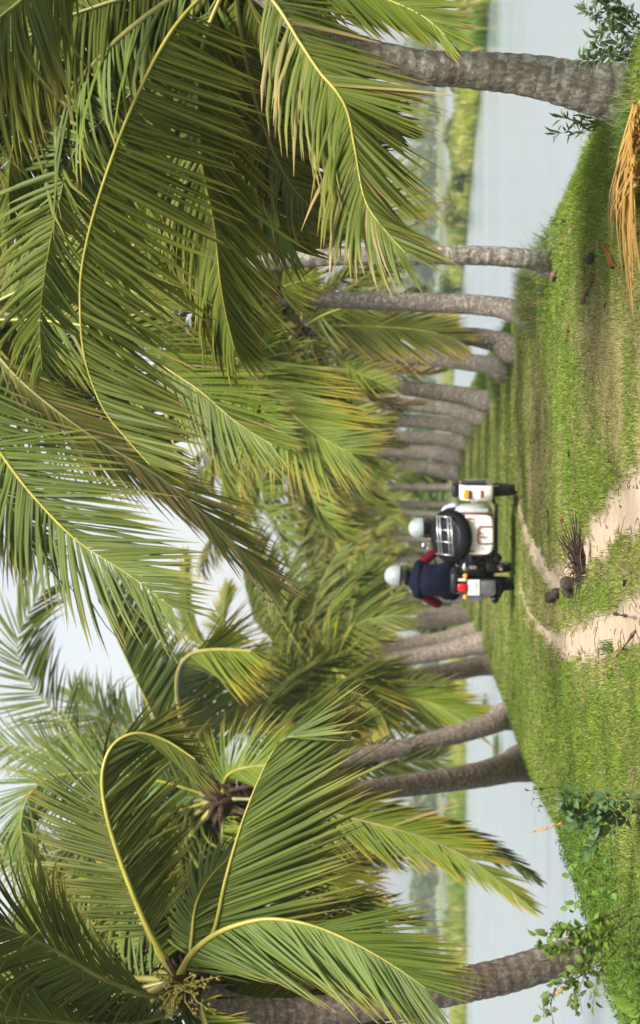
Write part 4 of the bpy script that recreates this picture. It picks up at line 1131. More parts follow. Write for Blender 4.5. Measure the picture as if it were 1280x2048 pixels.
def build_sidecar():
    cx = 0.115
    # hull sections from tail to nose: y, half width, bottom, top
    secs = [(-0.20, .215, .335, .64), (-0.215, .232, .31, .66), (-0.17, .242, .295, .70), (0.05, .265, .28, .78), (0.4, .28, .27, .80), (0.8, .27, .27, .78), (1.15, .22, .29, .74), (1.4, .12, .36, .64), (1.48, .03, .44, .55)]
    bm = bmesh.new()
    rings = []
    for y, hw, b, t in secs:
        m, hh = (b + t) / 2, (t - b) / 2
        ring = []
        for k in range(28):
            a = 2 * math.pi * k / 28
            ca, sa = math.cos(a), math.sin(a)
            ex = 0.42
            ring.append(bm.verts.new((cx + hw * math.copysign(abs(ca) ** ex, ca), y, m + hh * math.copysign(abs(sa) ** ex, sa))))
        rings.append(ring)
    for A, B in zip(rings, rings[1:]):
        for k in range(28): bm.faces.new((A[k], A[(k + 1) % 28], B[(k + 1) % 28], B[k]))
    c0 = bm.verts.new((cx, -0.232, .48))
    for k in range(28): bm.faces.new((rings[0][k], c0, rings[0][(k + 1) % 28]))
    bm.faces.new(rings[-1][::-1])
    o = part('sidecar_body', bm, M_WHITE, BIKE, True)
    yb = -0.232
    bm = bmesh.new()                                     # red piping round the tail and the lid outline
    tube(bm, [(cx + .236, -0.19, .31), (cx + .243, -0.185, .5), (cx + .238, -0.175, .67), (cx + .243, 0.1, .76)], 0.012, 6)
    tube(bm, [(cx - .236, -0.19, .31), (cx - .243, -0.185, .5), (cx - .238, -0.175, .67), (cx - .243, 0.1, .76)], 0.012, 6)
    tube(bm, [(cx - .10, yb + .008, .305), (cx - .105, yb - .004, .43), (cx - .10, yb - .004, .465), (cx - .08, yb - .006, .482), (cx, yb - .006, .485), (cx + .08, yb - .006, .482), (cx + .10, yb - .004, .465), (cx + .105, yb - .004, .43), (cx + .10, yb + .008, .305)], 0.0075, 6)
    tube(bm, [(cx + .20, yb + .018, .60), (cx + .185, yb + .014, .545)], 0.008, 6)
    tube(bm, [(cx - .20, yb + .018, .60), (cx - .19, yb + .014, .53)], 0.008, 6)
    part('trim', bm, M_TRIM, o, True)
    bm = bmesh.new()
    for sx in (-1, 1):
        for z, dx in ((.57, .155), (.54, .15), (.44, .16), (.345, .155)):
            tube(bm, [(cx + sx * dx, yb + .012, z), (cx + sx * dx, yb - .002, z)], 0.008, 8)
    part('rivet', bm, M_STEEL, o)
    cu = bpy.data.curves.new('number_text', 'FONT')
    cu.body = '67'; cu.size = 0.085; cu.align_x = 'CENTER'; cu.extrude = 0.003
    t = bpy.data.objects.new('number_text', cu); COL.objects.link(t)
    bpy.context.view_layer.update()
    me = bpy.data.meshes.new_from_object(t.evaluated_get(bpy.context.evaluated_depsgraph_get()))
    bpy.data.objects.remove(t)
    me.transform(Matrix.Translation((cx + 0.0, yb - .006, .412)) @ Matrix.Rotation(math.pi / 2, 4, 'X'))
    me.materials.clear(); me.materials.append(M_TRIM)
    link('number', me, o)
    bm = bmesh.new()                                     # grey side panel beside the tail
    box(bm, (cx + .262, -0.02, .52), (.05, .30, .34), Matrix.Rotation(rad(8), 3, 'Z'), bev=0.024)
    part('side_panel', bm, plain('grey_paint', (0.42, 0.45, 0.45), 0.4), BIKE, True)
    # spare tyre lying on the sloping tail, with a covered centre
    n = Vector((0, -0.72, 0.69)).normalized()
    c = Vector((0.088, -0.10, 0.80))
    bm = bmesh.new()
    w, R = .135, .307
    prof = [(R - w * .5 + w * .5 * math.cos(t), w * .5 * math.sin(t)) for t in [2 * math.pi * k / 16 for k in range(16)]]
    lathe(bm, prof + [prof[0]], c, n, 56)
    for k in range(48):
        a = 2 * math.pi * k / 48
        u = Vector((1, 0, 0)); v = n.cross(u)
        d = math.cos(a) * u + math.sin(a) * v
        for h in (-.03, .03):
            box(bm, c + d * (R - .006) + n * h, (.022, .02, .026), Matrix((d, n.cross(d), n)).transposed())
    sp = part('spare_tyre', bm, M_RUBBER, BIKE, True)
    bm = bmesh.new()
    lathe(bm, [(0.0, .072), (.10, .070), (.20, .064), (.245, .058), (.25, .03), (.24, -.03), (0, -.03)], c, n, 40)
    part('tyre_cover', bm, M_VINYL, sp, True)
    # tail lid under the spare
    bm = bmesh.new()
    box(bm, (0.10, 0.08, .755), (.40, .36, .06), Matrix.Rotation(rad(28), 3, 'X'), bev=.025)
    part('boot_lid', bm, M_VINYL, BIKE, True)
    # dark hump of the tonneau round the passenger
    bm = bmesh.new()
    lathe(bm, [(0.0, .28), (.10, .26), (.19, .19), (.25, .09), (.265, 0), (.25, -.05)], (0.12, 0.42, 0.76), (0, 0, 1), 36)
    part('tonneau_cover', bm, M_VINYL, BIKE, True)
    # luggage rack
    bm = bmesh.new()
    u = Vector((1, 0, 0)); v = n.cross(u); v = v if v.z > 0 else -v
    q = c + n * 0.125
    pt = lambda x, z: q + u * (x - 0.088) + v * ((z - .80) / v.z)
    for z in (.885, .852, .757, .718): tube(bm, [pt(.325, z), pt(-.122, z - .028)], 0.0085, 8)
    for x in (.33, .17, .03, -.122):
        tube(bm, [pt(x, .89), pt(x, .706 if x < .3 else .72)], 0.007, 8)
    for x in (.25, -.05): tube(bm, [pt(x, .74), pt(x, .74) - n * .12], 0.007, 8)
    part('luggage_rack', bm, M_STEEL, BIKE, True)
    # chassis and struts to the bike
    bm = bmesh.new()
    box(bm, (0.14, -0.05, .265), (.66, .05, .042), bev=.008)
    tube(bm, [(.46, -.05, .28), (.47, .36, .29), (.60, .36, .29)], .02, 8)
    tube(bm, [(-.15, -.05, .265), (-.15, 1.2, .27)], .02, 8)
    tube(bm, [(.42, -.05, .265), (.40, 1.2, .27)], .02, 8)
    tube(bm, [(-.15, .0, .27), (-.28, .1, .35), (XB + .05, .2, .55)], .022, 8)
    tube(bm, [(-.15, .6, .27), (XB, .6, .33)], .022, 8)
    tube(bm, [(-.15, 1.0, .27), (XB, 1.05, .5)], .022, 8)
    tube(bm, [(-.13, -.02, .30), (-.17, -.03, .42), (-.27, .1, .50), (-.36, .3, .56)], .018, 8)
    box(bm, (-.18, -.02, .255), (.10, .12, .07), bev=.012)
    part('chassis', bm, M_BLACK, BIKE, True)
build_sidecar()

def build_bike():
    arc_fender('mudguard', (XB, .25, .29), .325, .185, 20, 200, .006, M_VINYL)
    bm = bmesh.new()                                     # long hanging flap
    box(bm, (XB, -.105, .37), (.185, .018, .19), Matrix.Rotation(rad(-6), 3, 'X'), bev=.03)
    part('mud_flap', bm, plain('grey_flap', (.07, .072, .078), .55, var=.35, scale=7), BIKE, True)
    bm = bmesh.new()
    tube(bm, [(XB - .10, .9, .30), (XB - .13, .4, .29), (XB - .155, -.05, .275)], [.025, .045, .045], 12)
    part('silencer', bm, M_BLACK, BIKE, True, label='black silencer on the far left')
    bm = bmesh.new()
    tube(bm, [(XB + .12, 1.0, .28), (XB + .20, .55, .23), (XB + .225, .1, .205), (XB + .225, -.16, .20)], [.02, .036, .04, .036], 14, cap=False)
    tube(bm, [(XB + .225, -.158, .20), (XB + .225, -.02, .20)], .024, 12)
    part('exhaust', bm, M_RUSTY, BIKE, True)
    bm = bmesh.new()
    box(bm, (XB + .003, -.12, .53), (.188, .006, .142), Matrix.Rotation(rad(6), 3, 'X'), bev=.002)
    pl = part('number_plate', bm, M_PLATE, BIKE)
    bm = bmesh.new()
    rng = random.Random(4)
    for z, n in ((.565, 5), (.50, 5)):
        for k in range(n):
            x = XB - .065 + k * .034
            box(bm, (x, -.1265, z), (.004 + .003 * rng.random(), .003, .036))
            if rng.random() < .7: box(bm, (x + .008, -.1265, z + .016 * rng.choice((-1, 0, 1))), (.014, .003, .004))
    part('plate_lettering', bm, M_INK, pl)
    bm = bmesh.new()
    box(bm, (XB + .002, -.12, .665), (.105, .07, .115), bev=.025)
    tl = part('tail_light', bm, M_REDLENS, BIKE, True)
    bm = bmesh.new()
    box(bm, (XB + .005, -.08, .605), (.16, .06, .022), bev=.006)
    part('lamp_bracket', bm, M_TRIM, tl)
    bm = bmesh.new()
    box(bm, (XB + .095, -.10, .67), (.03, .05, .10), bev=.008)
    part('reflector', bm, M_PLATE, tl)
    for sx, m in ((-.115, M_AMBER), (.14, M_AMBER)):
        bm = bmesh.new()
        bmesh.ops.create_uvsphere(bm, u_segments=14, v_segments=10, radius=.032, matrix=Matrix.Translation((XB + sx, -.10, .628)) @ Matrix.Diagonal((1, .8, 1, 1)))
        tube(bm, [(XB + sx * .5, -.06, .63), (XB + sx * .9, -.09, .63)], .008, 6)
        part('indicator', bm, m, BIKE, True)
    bm = bmesh.new()
    box(bm, (XB + .06, .18, .75), (.265, .62, .125), bev=.05)
    part('seat', bm, M_VINYL, BIKE, True)
    bm = bmesh.new()
    prof = [(0.0, -.28), (.10, -.27), (.15, -.12), (.155, .1), (.11, .25), (0, .29)]
    lathe(bm, prof, (XB, .85, .76), (0, 1, .05), 28)
    part('fuel_tank', bm, M_WHITE, BIKE, True)
    bm = bmesh.new()
    box(bm, (XB, .72, .42), (.26, .38, .30), bev=.03)
    for k in range(6): box(bm, (XB + .13, .72, .34 + k * .04), (.32, .28, .012))
    box(bm, (XB + .16, .30, .50), (.16, .34, .26), bev=.03)
    box(bm, (XB - .10, .30, .55), (.06, .30, .18), bev=.02)
    box(bm, (XB + .23, .20, .30), (.14, .30, .16), bev=.03)
    part('engine', bm, M_BLACK, BIKE, True)
    bm = bmesh.new()
    box(bm, (XB + .215, .12, .535), (.045, .03, .085), bev=.006)
    part('badge', bm, M_STEEL, BIKE)
    bm = bmesh.new()
    for sx in (-.06, .06):
        tube(bm, [(XB + sx, .25, .29), (XB + sx, .75, .33), (XB + sx, 1.05, .45), (XB, 1.25, .85)], .018, 8)
        tube(bm, [(XB + sx, .05, .68), (XB + sx, .55, .70), (XB, 1.2, .82)], .016, 8)
        tube(bm, [(XB + sx * 1.6, .25, .31), (XB + sx * 1.5, .30, .66)], .026, 10)
    part('frame', bm, M_BLACK, BIKE, True)
    bm = bmesh.new()
    for sx in (-.08, .08):
        tube(bm, [(XB + .03 + sx, 1.62, .29), (XB + .015 + sx, 1.36, .80), (XB + sx, 1.28, .94)], .022, 10)
    part('front_fork', bm, M_CHROME, BIKE, True)
    arc_fender('mudguard', (XB + .03, 1.62, .29), .325, .13, 10, 165, .006, M_WHITE)
    bm = bmesh.new()
    tube(bm, [(XB - .37, 1.02, .98), (XB - .25, 1.12, 1.02), (XB - .08, 1.24, .96), (XB + .08, 1.24, .96), (XB + .25, 1.12, 1.02), (XB + .37, 1.02, .98)], .013, 8)
    hb = part('handlebar', bm, M_BLACK, BIKE, True)
    for sx in (-1, 1):
        bm = bmesh.new()
        tube(bm, [(XB + sx * .37, 1.02, .98), (XB + sx * .31, 1.08, 1.0)], .019, 10)
        part('grip', bm, M_RUBBER, hb, True)
        bm = bmesh.new()
        cxm = XB + (.365 if sx > 0 else -.32)
        tube(bm, [(XB + sx * .30, 1.09, 1.01), (cxm, 1.05, 1.09)], .006, 6)
        lathe(bm, [(0, -.008), (.044, -.008), (.05, .0), (.04, .02), (0, .028)], (cxm, 1.04, 1.105), (0, 1, 0.15), 24)
        part('mirror', bm, M_CHROME, hb, True)
    bm = bmesh.new()
    lathe(bm, [(0, .11), (.075, .10), (.095, .02), (.09, -.03), (.05, -.09), (0, -.10)], (XB, 1.42, .90), (0, 1, 0), 24)
    part('headlight', bm, M_CHROME, BIKE, True)
build_bike()

def skin_mesh(name, nodes, edges, sub=2):
    """one continuous body surface grown over joints: nodes = [(x, y, z, rx, ry)]"""
    me = bpy.data.meshes.new(name)
    me.from_pydata([n[:3] for n in nodes], edges, [])
    o = bpy.data.objects.new(name, me)
    COL.objects.link(o)
    m = o.modifiers.new('skin', 'SKIN')
    m.use_smooth_shade = True
    for v, n in zip(me.skin_vertices[0].data, nodes):
        v.radius = (n[3], n[4] if len(n) > 4 else n[3])
    me.skin_vertices[0].data[0].use_root = True
    s = o.modifiers.new('sub', 'SUBSURF'); s.levels = sub; s.render_levels = sub
    bpy.context.view_layer.update()
    dg = bpy.context.evaluated_depsgraph_get()
    out = bpy.data.meshes.new_from_object(o.evaluated_get(dg))
    bpy.data.objects.remove(o)
    for p in out.polygons: p.use_smooth = True
    out.name = name
    return out

def chain(idx): return [(a, b) for a, b in zip(idx, idx[1:])]

def fingers(bm, wrist, fwd, up, out, curl):
    """four bent fingers closing round a bar, thumb from the side of the palm"""
    wrist, fwd, up, out = map(Vector, (wrist, fwd, up, out))
    for k, (o_, ln) in enumerate(((.03, .070), (.010, .078), (-.010, .073), (-.028, .058))):
        b = wrist + fwd * .075 + out * o_
        p1 = b + fwd * ln * .45 - up * ln * .15 * curl
        p2 = p1 + fwd * ln * .12 - up * ln * .40 * curl
        p3 = p2 - fwd * ln * .25 - up * ln * .15 * curl
        tube(bm, [b - fwd * .02, b, p1, p2, p3], [.0095, .0095, .009, .008, .006], 8)
    b = wrist + fwd * .03 + out * .034
    tube(bm, [b, b + out * .02 + fwd * .02 - up * .012, b + out * .012 + fwd * .045 - up * .03, b + fwd * .055 - up * .04], [.012, .011, .010, .007], 8)

def helmet(parent, c, tilt=0.0, r=.128):
    bm = bmesh.new()
    prof = [(0, .128), (.035, .124), (.07, .108), (.10, .078), (.119, .035), (.124, -.01), (.120, -.05), (.112, -.075), (.104, -.075), (.108, -.04), (.10, .03), (.06, .09), (0, .11)]
    lathe(bm, [(a * r / .128, b * r / .128) for a, b in prof], c, (math.sin(tilt), 0.04, 1), 40)
    for v in bm.verts: v.co.y = c[1] + (v.co.y - c[1]) * 1.12
    h = part('helmet', bm, M_HELMET, parent, True)
    bm = bmesh.new()
    lathe(bm, [(.1245 * r / .128, -.075), (.127 * r / .128, -.068), (.1245 * r / .128, -.060), (.118, -.068), (.1245 * r / .128, -.075)], c, (math.sin(tilt), 0.04, 1), 40)
    for v in bm.verts: v.co.y = c[1] + (v.co.y - c[1]) * 1.12
    part('edge_trim', bm, M_BLACK, h, True)
    bm = bmesh.new()
    box(bm, (c[0], c[1] + .165, c[2] - .02), (.15, .10, .012), Matrix.Rotation(rad(-12), 3, 'X'), bev=.005)
    part('peak', bm, M_BLACK, h, True)
    return h

def head_extra(bm, c):
    """nose, ears, brow and eyes on a head facing +Y"""
    cx, cy, cz = c
    tube(bm, [(cx, cy + .088, cz + .012), (cx, cy + .112, cz - .022), (cx, cy + .092, cz - .034)], [.008, .015, .011], 8)
    for sx in (-1, 1):
        bmesh.ops.create_uvsphere(bm, u_segments=10, v_segments=8, radius=.03, matrix=Matrix.Translation((cx + sx * .078, cy, cz - .01)) @ Matrix.Diagonal((.35, .6, 1, 1)))
        bmesh.ops.create_uvsphere(bm, u_segments=10, v_segments=8, radius=.013, matrix=Matrix.Translation((cx + sx * .032, cy + .084, cz + .008)))
    tube(bm, [(cx - .025, cy + .088, cz - .058), (cx, cy + .096, cz - .057), (cx + .025, cy + .088, cz - .058)], [.005, .008, .005], 8)

def merge(me, bm2):
    bm = bmesh.new(); bm.from_mesh(me)
    tmp = bpy.data.meshes.new('tmp'); bm2.to_mesh(tmp); bm2.free()
    bm.from_mesh(tmp); bpy.data.meshes.remove(tmp)
    for f in bm.faces: f.smooth = True
    bm.to_mesh(me); bm.free()
    return me

def build_rider():
    e = empty('person', BIKE.location, rad(-6))
    tag(e, 'person in navy jacket with maroon sleeves and silver helmet, riding the motorcycle', 'person')
    x = XB + .02
    hip, sh, hd = (x, .42, .84), (x, .52, 1.22), (x + .03, .60, 1.45)
    N, E = [], []
    def add(*pts):
        i = len(N); N.extend(pts); return list(range(i, i + len(pts)))
    sp = add((x, .42, .84, .12, .09), (x, .45, 1.0, .10, .075), (x, .50, 1.15, .095, .07), (x + .01, .54, 1.26, .06, .055), (x + .02, .57, 1.33, .05, .05), (x + .03, .60, 1.40, .07, .08), (x + .03, .605, 1.48, .078, .09), (x + .03, .60, 1.535, .05, .06))
    E += chain(sp)
    for sx in (-1, 1):
        a = add((x + sx * .165, .54, 1.19, .045), (x + sx * .25, .62, 1.07, .043), (x + sx * .335, .72, .945, .041), (x + sx * .325, .86, .97, .036), (x + sx * .345, .97, .985, .027), (x + sx * .345, 1.02, .99, .030))
        E += chain([sp[2]] + a)
        l = add((x + sx * .12, .50, .80, .10), (x + sx * .21, .70, .72, .078), (x + sx * .24, .86, .66, .06), (x + sx * .235, .80, .50, .052), (x + sx * .225, .70, .32, .035), (x + sx * .225, .76, .265, .035), (x + sx * .225, .86, .255, .028))
        E += chain([sp[0]] + l)
    me = skin_mesh('person', N, E)
    bm = bmesh.new()
    head_extra(bm, (x + .03, .60, 1.46))
    for sx in (-1, 1): fingers(bm, (x + sx * .345, .99, .995), (0, 1, 0), (0, 0, 1), (-sx, 0, 0), 1.0)
    merge(me, bm)
    me.materials.clear(); me.materials.append(M_SKIN)
    body = link('body', me, e)
    # jacket: torso with a flared hem
    J = [(x, .40, .80, .235, .17), (x, .42, .92, .215, .155), (x, .44, 1.04, .21, .15), (x, .475, 1.14, .212, .152), (x + .005, .51, 1.215, .18, .13), (x + .012, .55, 1.285, .09, .085), (x + .02, .565, 1.335, .062, .062)]
    En = chain(list(range(len(J))))
    for sx in (-1, 1):
        i = len(J); J += [(x + sx * .17, .535, 1.19, .085), (x + sx * .215, .58, 1.13, .076)]
        En += [(4, i), (i, i + 1)]
    for sx in (-1, 1):                                   # jacket skirts over the thighs
        i = len(J); J += [(x + sx * .15, .50, .775, .125, .10), (x + sx * .20, .60, .745, .09)]
        En += [(0, i), (i, i + 1)]
    me = skin_mesh('jacket', J, En)
    bmj = bmesh.new(); bmj.from_mesh(me)
    for v in bmj.verts:                                  # folds in the cloth
        n_ = float(fbm(v.co.x * 9 + v.co.z * 3, v.co.z * 5 + v.co.y * 4, 3)) - .5
        v.co += v.normal * n_ * .06
    bmj.to_mesh(me); bmj.free()
    me.materials.clear(); me.materials.append(M_NAVY)
    jk = link('jacket', me, e)
    bm = bmesh.new()
    tube(bm, [(x - .05, .50, 1.335), (x + .02, .475, 1.34), (x + .09, .50, 1.335), (x + .085, .60, 1.33), (x - .045, .60, 1.33), (x - .05, .50, 1.335)], .028, 8)
    part('collar', bm, M_DARKCLOTH, jk, True)
    for sx in (-1, 1):
        S_ = [(x + sx * .185, .55, 1.17, .066), (x + sx * .25, .62, 1.075, .066), (x + sx * .345, .71, .945, .058), (x + sx * .325, .80, .95, .050), (x + sx * .338, .93, .98, .042)]
        me = skin_mesh('sleeve', S_, chain(list(range(5))))
        me.materials.clear(); me.materials.append(M_MAROON)
        link('sleeve', me, e)
        if sx < 0:
            bm = bmesh.new(); tube(bm, [(x - .338, .92, .98), (x - .343, .965, .985)], .044, 12)
            part('cuff', bm, M_PLATE, e, True)
    T_ = [(x, .44, .80, .16, .12)]
    En = []
    for sx in (-1, 1):
        i = len(T_)
        T_ += [(x + sx * .13, .52, .775, .115), (x + sx * .21, .70, .715, .092), (x + sx * .245, .86, .65, .078), (x + sx * .235, .80, .52, .075), (x + sx * .222, .71, .40, .068)]
        En += [(0, i)] + chain(list(range(i, i + 5)))
    me = skin_mesh('trousers', T_, En)
    me.materials.clear(); me.materials.append(M_LILAC)
    link('trousers', me, e)
    for sx in (-1, 1):
        bm = bmesh.new()
        tube(bm, [(x + sx * .225, .66, .225), (x + sx * .225, .78, .215), (x + sx * .225, .92, .22)], [.042, .046, .03], 10)
        part('shoe', bm, M_SANDAL, e, True)
    helmet(e, (x + .03, .60, 1.475), 0.05, .134)
build_rider()

def build_passenger():
    e = empty('person', BIKE.location, rad(-6))
    tag(e, 'person in silver helmet with lilac sleeves, sitting low in the sidecar behind the spare tyre', 'person')
    x, y = .095, .55
    N, E = [], []
    def add(*pts):
        i = len(N); N.extend(pts); return list(range(i, i + len(pts)))
    sp = add((x, y - .02, .50, .12, .10), (x, y, .68, .10, .075), (x, y + .02, .84, .095, .07), (x, y + .02, .95, .06, .055), (x + .01, y + .03, 1.03, .05, .05), (x + .01, y + .05, 1.10, .07, .08), (x + .01, y + .055, 1.18, .076, .09), (x + .01, y + .05, 1.235, .05, .06))
    E += chain(sp)
    for sx in (-1, 1):
        a = add((x + sx * .165, y + .02, .90, .055), (x + sx * .235, y, .78, .048), (x + sx * .25, y + .12, .70, .04), (x + sx * .22, y + .30, .74, .03), (x + sx * .21, y + .35, .75, .03))
        E += chain([sp[2]] + a)
        l = add((x + sx * .10, y + .12, .46, .09), (x + sx * .11, y + .45, .52, .07), (x + sx * .10, y + .62, .42, .05), (x + sx * .10, y + .72, .37, .04))
        E += chain([sp[0]] + l)
    me = skin_mesh('person', N, E)
    bm = bmesh.new()
    head_extra(bm, (x + .01, y + .05, 1.16))
    for sx in (-1, 1): fingers(bm, (x + sx * .21, y + .34, .755), (0, 1, 0), (0, 0, 1), (-sx, 0, 0), .5)
    merge(me, bm)
    me.materials.clear(); me.materials.append(M_SKIN)
    link('body', me, e)
    J = [(x, y - .02, .52, .165, .135), (x, y, .70, .155, .12), (x, y + .01, .83, .16, .115), (x, y + .02, .91, .12, .095), (x + .005, y + .03, .975, .06, .06)]
    En = chain(list(range(5)))
    for sx in (-1, 1):
        i = len(J); J += [(x + sx * .155, y + .02, .895, .065)]
        En += [(3, i)]
    me = skin_mesh('jacket', J, En); me.materials.clear(); me.materials.append(M_NAVY)
    link('jacket', me, e)
    for sx in (-1, 1):
        S_ = [(x + sx * .16, y + .02, .90, .066), (x + sx * .245, y - .01, .83, .07), (x + sx * .275, y + .0, .745, .062), (x + sx * .25, y + .14, .70, .052), (x + sx * .225, y + .27, .735, .044)]
        me = skin_mesh('sleeve', S_, chain(list(range(5)))); me.materials.clear(); me.materials.append(M_LILAC)
        bmj = bmesh.new(); bmj.from_mesh(me)
        for v in bmj.verts:
            v.co += v.normal * (float(fbm(v.co.x * 16, v.co.z * 16, 5)) - .5) * .05
        bmj.to_mesh(me); bmj.free()
        link('sleeve', me, e)
    bm = bmesh.new()
    lathe(bm, [(0, .09), (.06, .08), (.088, .03), (.09, -.03), (.075, -.09), (.05, -.12), (0, -.12)], (x + .01, y + .03, 1.13), (0, 0, 1), 24)
    part('hair', bm, M_HAIR, e, True)
    bm = bmesh.new()
    tube(bm, [(x - .10, y + .05, 1.10), (x - .085, y + .06, 1.04), (x, y + .10, 1.01), (x + .10, y + .06, 1.04), (x + .115, y + .05, 1.10)], .012, 8)
    part('chin_strap', bm, M_BLACK, e, True)
    helmet(e, (x + .01, y + .05, 1.185), -0.06, .131)
build_passenger()

# ------------------------------------------------------------------ small things on the dike
M_STRAW = leaf_mat('dead_palm_leaf', (0.20, 0.085, 0.022), (0.40, 0.215, 0.055), tip=(.45, .32, .13), brown=(.3, .18, .08), trans=.15, mid=(.55, .40, .12))
M_TWIG = plain('dark_twig', (0.045, 0.03, 0.026), .9, var=.4, scale=40, spec=0.12)
M_DEADWOOD = plain('dead_wood', (0.13, 0.075, 0.05), .9, var=.5, scale=14, bump=.6, spec=0.12)
M_ROOT = plain('grey_husk', (0.05, 0.036, 0.027), .9, var=.4, scale=18, bump=.7, spec=0.12)
M_HUSK = plain('orange_husk', (0.14, 0.05, 0.022), .85, var=.5, scale=20, bump=.8, spec=0.12)

def on_ground(x, y, lift=0.0):
    d, p = hit(x, y)
    p = np.array([p[0], p[1], float(zg(p[0], p[1])) + lift])
    return d, p

def build_dead_frond():
    d, p = on_ground(1250, 514)
    e = empty('fallen_frond', p); tag(e, 'dry orange fallen palm frond with brown husk at its butt, lying on the grass', 'fallen frond')
    rng = np.random.default_rng(5)
    V, A = [], []
    nr = 60
    for k in range(nr):                                  # long dry leaflets fanning out from a butt beyond the frame
        yb = 230 + 150 * rng.random(); xb = 1300 + 24 * rng.random()
        f = rng.random()
        xe = 1232 + 52 * f + rng.normal(0, 8); ye = 395 + 110 * rng.random() + 160 * f ** 2
        a_ = P(xb + 60, yb - 40 * rng.random() - 30 * f, 11.3)
        de, b_ = hit(min(xe, 1300), ye)
        a_[2] = float(zg(a_[0], a_[1])) + .05 + .05 * rng.random()
        b_ = np.array([b_[0], b_[1], float(zg(b_[0], b_[1])) + .02])
        mid = (a_ + b_) / 2 + np.array([rng.normal(0, .02), rng.normal(0, .05), .01 + .05 * rng.random()])
        c, _ = spline([a_, mid, b_], 9)
        wv = .0055 + .006 * rng.random()
        up = norm(np.array([0, -.5, 1]) + rng.normal(size=3) * .5)
        tone = rng.random()
        for j_, q_ in enumerate(c):
            t = norm(c[min(j_ + 1, 8)] - c[max(j_ - 1, 0)])
            sd_ = norm(np.cross(t, up)); wj = wv * (1 - .75 * (j_ / 8) ** 2)
            for sx, hh, ed in ((-1, 0, 1), (0, .6, 0), (1, 0, 1)):
                V.append(q_ + sd_ * sx * wj + np.cross(sd_, t) * hh * wj)
                A.append((j_ / 8 * .85, tone, ed, .25 * rng.random()))
    V = np.array(V)
    b = np.arange(nr)[:, None, None] * 27 + (np.arange(8) * 3)[None, :, None]
    q = np.concatenate([b + np.array([0, 1, 4, 3]), b + np.array([1, 2, 5, 4])], 2).reshape(-1, 4)
    link('leaflet', np_mesh('leaflet', V - p, q, M_STRAW, np.array(A)), e)
    bm = bmesh.new()                                     # torn curved sheath at the butt
    g0 = []
    for a in range(10):
        row = []
        for k in range(12):
            th = -1.0 + 2.0 * k / 11; ln = .22 * a / 9 * (1 - .35 * abs(th)) + .012 * float(vnoise(k * .9, a * .7, 3))
            r_ = .085 * (1 - .45 * a / 9)
            row.append(bm.verts.new((-.03 + ln * .55 - .03, r_ * math.sin(th) - .02 - ln * .3, .02 + r_ * (.55 * math.cos(th)) + ln * .35 + .008 * float(vnoise(k * 2.3, a * 2.1, 4)))))
        g0.append(row)
    for r1_, r2_ in zip(g0, g0[1:]):
        for k in range(11): bm.faces.new((r1_[k], r1_[k + 1], r2_[k + 1], r2_[k]))
    bmesh.ops.recalc_face_normals(bm, faces=bm.faces[:])
    bmesh.ops.solidify(bm, geom=bm.faces[:], thickness=.008)
    part('husk', bm, M_HUSK, e, True)
build_dead_frond()

def log(name, label, a, b, r, mat, cat, group=None):
    (d0, p0), (d1, p1) = on_ground(*a), on_ground(*b)
    p0[2] += r * .9; p1[2] += r * .9
    e_ = (p0 + p1) / 2
    bm = bmesh.new()
    n = 9
    pts = [p0 + (p1 - p0) * k / (n - 1) + np.array([0, 0, r * .15 * math.sin(k * 1.7)]) for k in range(n)]
    tube(bm, [Vector(q - e_) for q in pts], [r * (.75 + .35 * math.sin(1 + k * .9)) * (.6 if k in (0, n - 1) else 1) for k in range(n)], 12)
    for v in bm.verts: v.co += Vector(hash_dir(v.co)) * r * .25
    o = link(name, bm_mesh(name, bm, mat, True)); o.location = e_
    tag(o, label, cat, group)
def hash_dir(c):
    return [float(vnoise(c[0] * 45 + k * 7, c[1] * 45 + c[2] * 60, k)) - .5 for k in range(3)]
log('dead_branch', 'short brown weathered log lying in the grass near the right bank', (1194, 552), (1172, 604), .022, M_DEADWOOD, 'log')
log('coconut_husk', 'dark grey dried coconut husk lying above the brown log', (1194, 513), (1186, 521), .028, M_ROOT, 'husk')
log('coconut_husk', 'pinkish brown coconut husk at the foot of the thin second right trunk', (1116, 549), (1112, 559), .028, M_DEADWOOD, 'husk')
log('coconut_husk', 'small pale husk on the bank edge below the pinkish one', (1092, 576), (1090, 590), .032, M_ROOT, 'husk')
log('dead_leaf', 'orange dead leaf lying in green grass below the right trunks', (1141, 655), (1138, 682), .014, M_HUSK, 'leaf')
log('dead_leaf', 'small brown leaf in grass beside the right bank', (1187, 412), (1186, 422), .018, M_HUSK, 'leaf')
log('stick', 'dark straight stick lying in the grass between the path and the sidecar', (1098, 1018), (1099, 1072), .010, M_TWIG, 'stick')
log('stick', 'grey twig lying on green grass between the two ruts', (1206, 1128), (1203, 1166), .010, M_DEADWOOD, 'stick')
log('stick', 'second thinner twig lying beside the grey one between the ruts', (1187, 1150), (1185, 1192), .008, M_DEADWOOD, 'stick')
log('stick', 'long thin reddish stick crossing the near end of the left rut', (1276, 1262), (1238, 1312), .010, M_DEADWOOD, 'stick')
log('stick', 'pale short stick at the edge of the left rut', (1232, 1228), (1258, 1232), .009, M_ROOT, 'stick')
log('palm_root', 'grey brown rounded root stump at the fork of the ruts', (1152, 1164), (1149, 1186), .052, M_ROOT, 'root')
log('palm_root', 'black charred lump beside the grey root stump at the fork of the ruts', (1110, 1196), (1124, 1186), .045, M_TWIG, 'root')
log('dead_leaf', 'brown scrap of dead leaf in the dry grass right of the path', (1127, 1036), (1129, 1046), .016, M_HUSK, 'leaf')

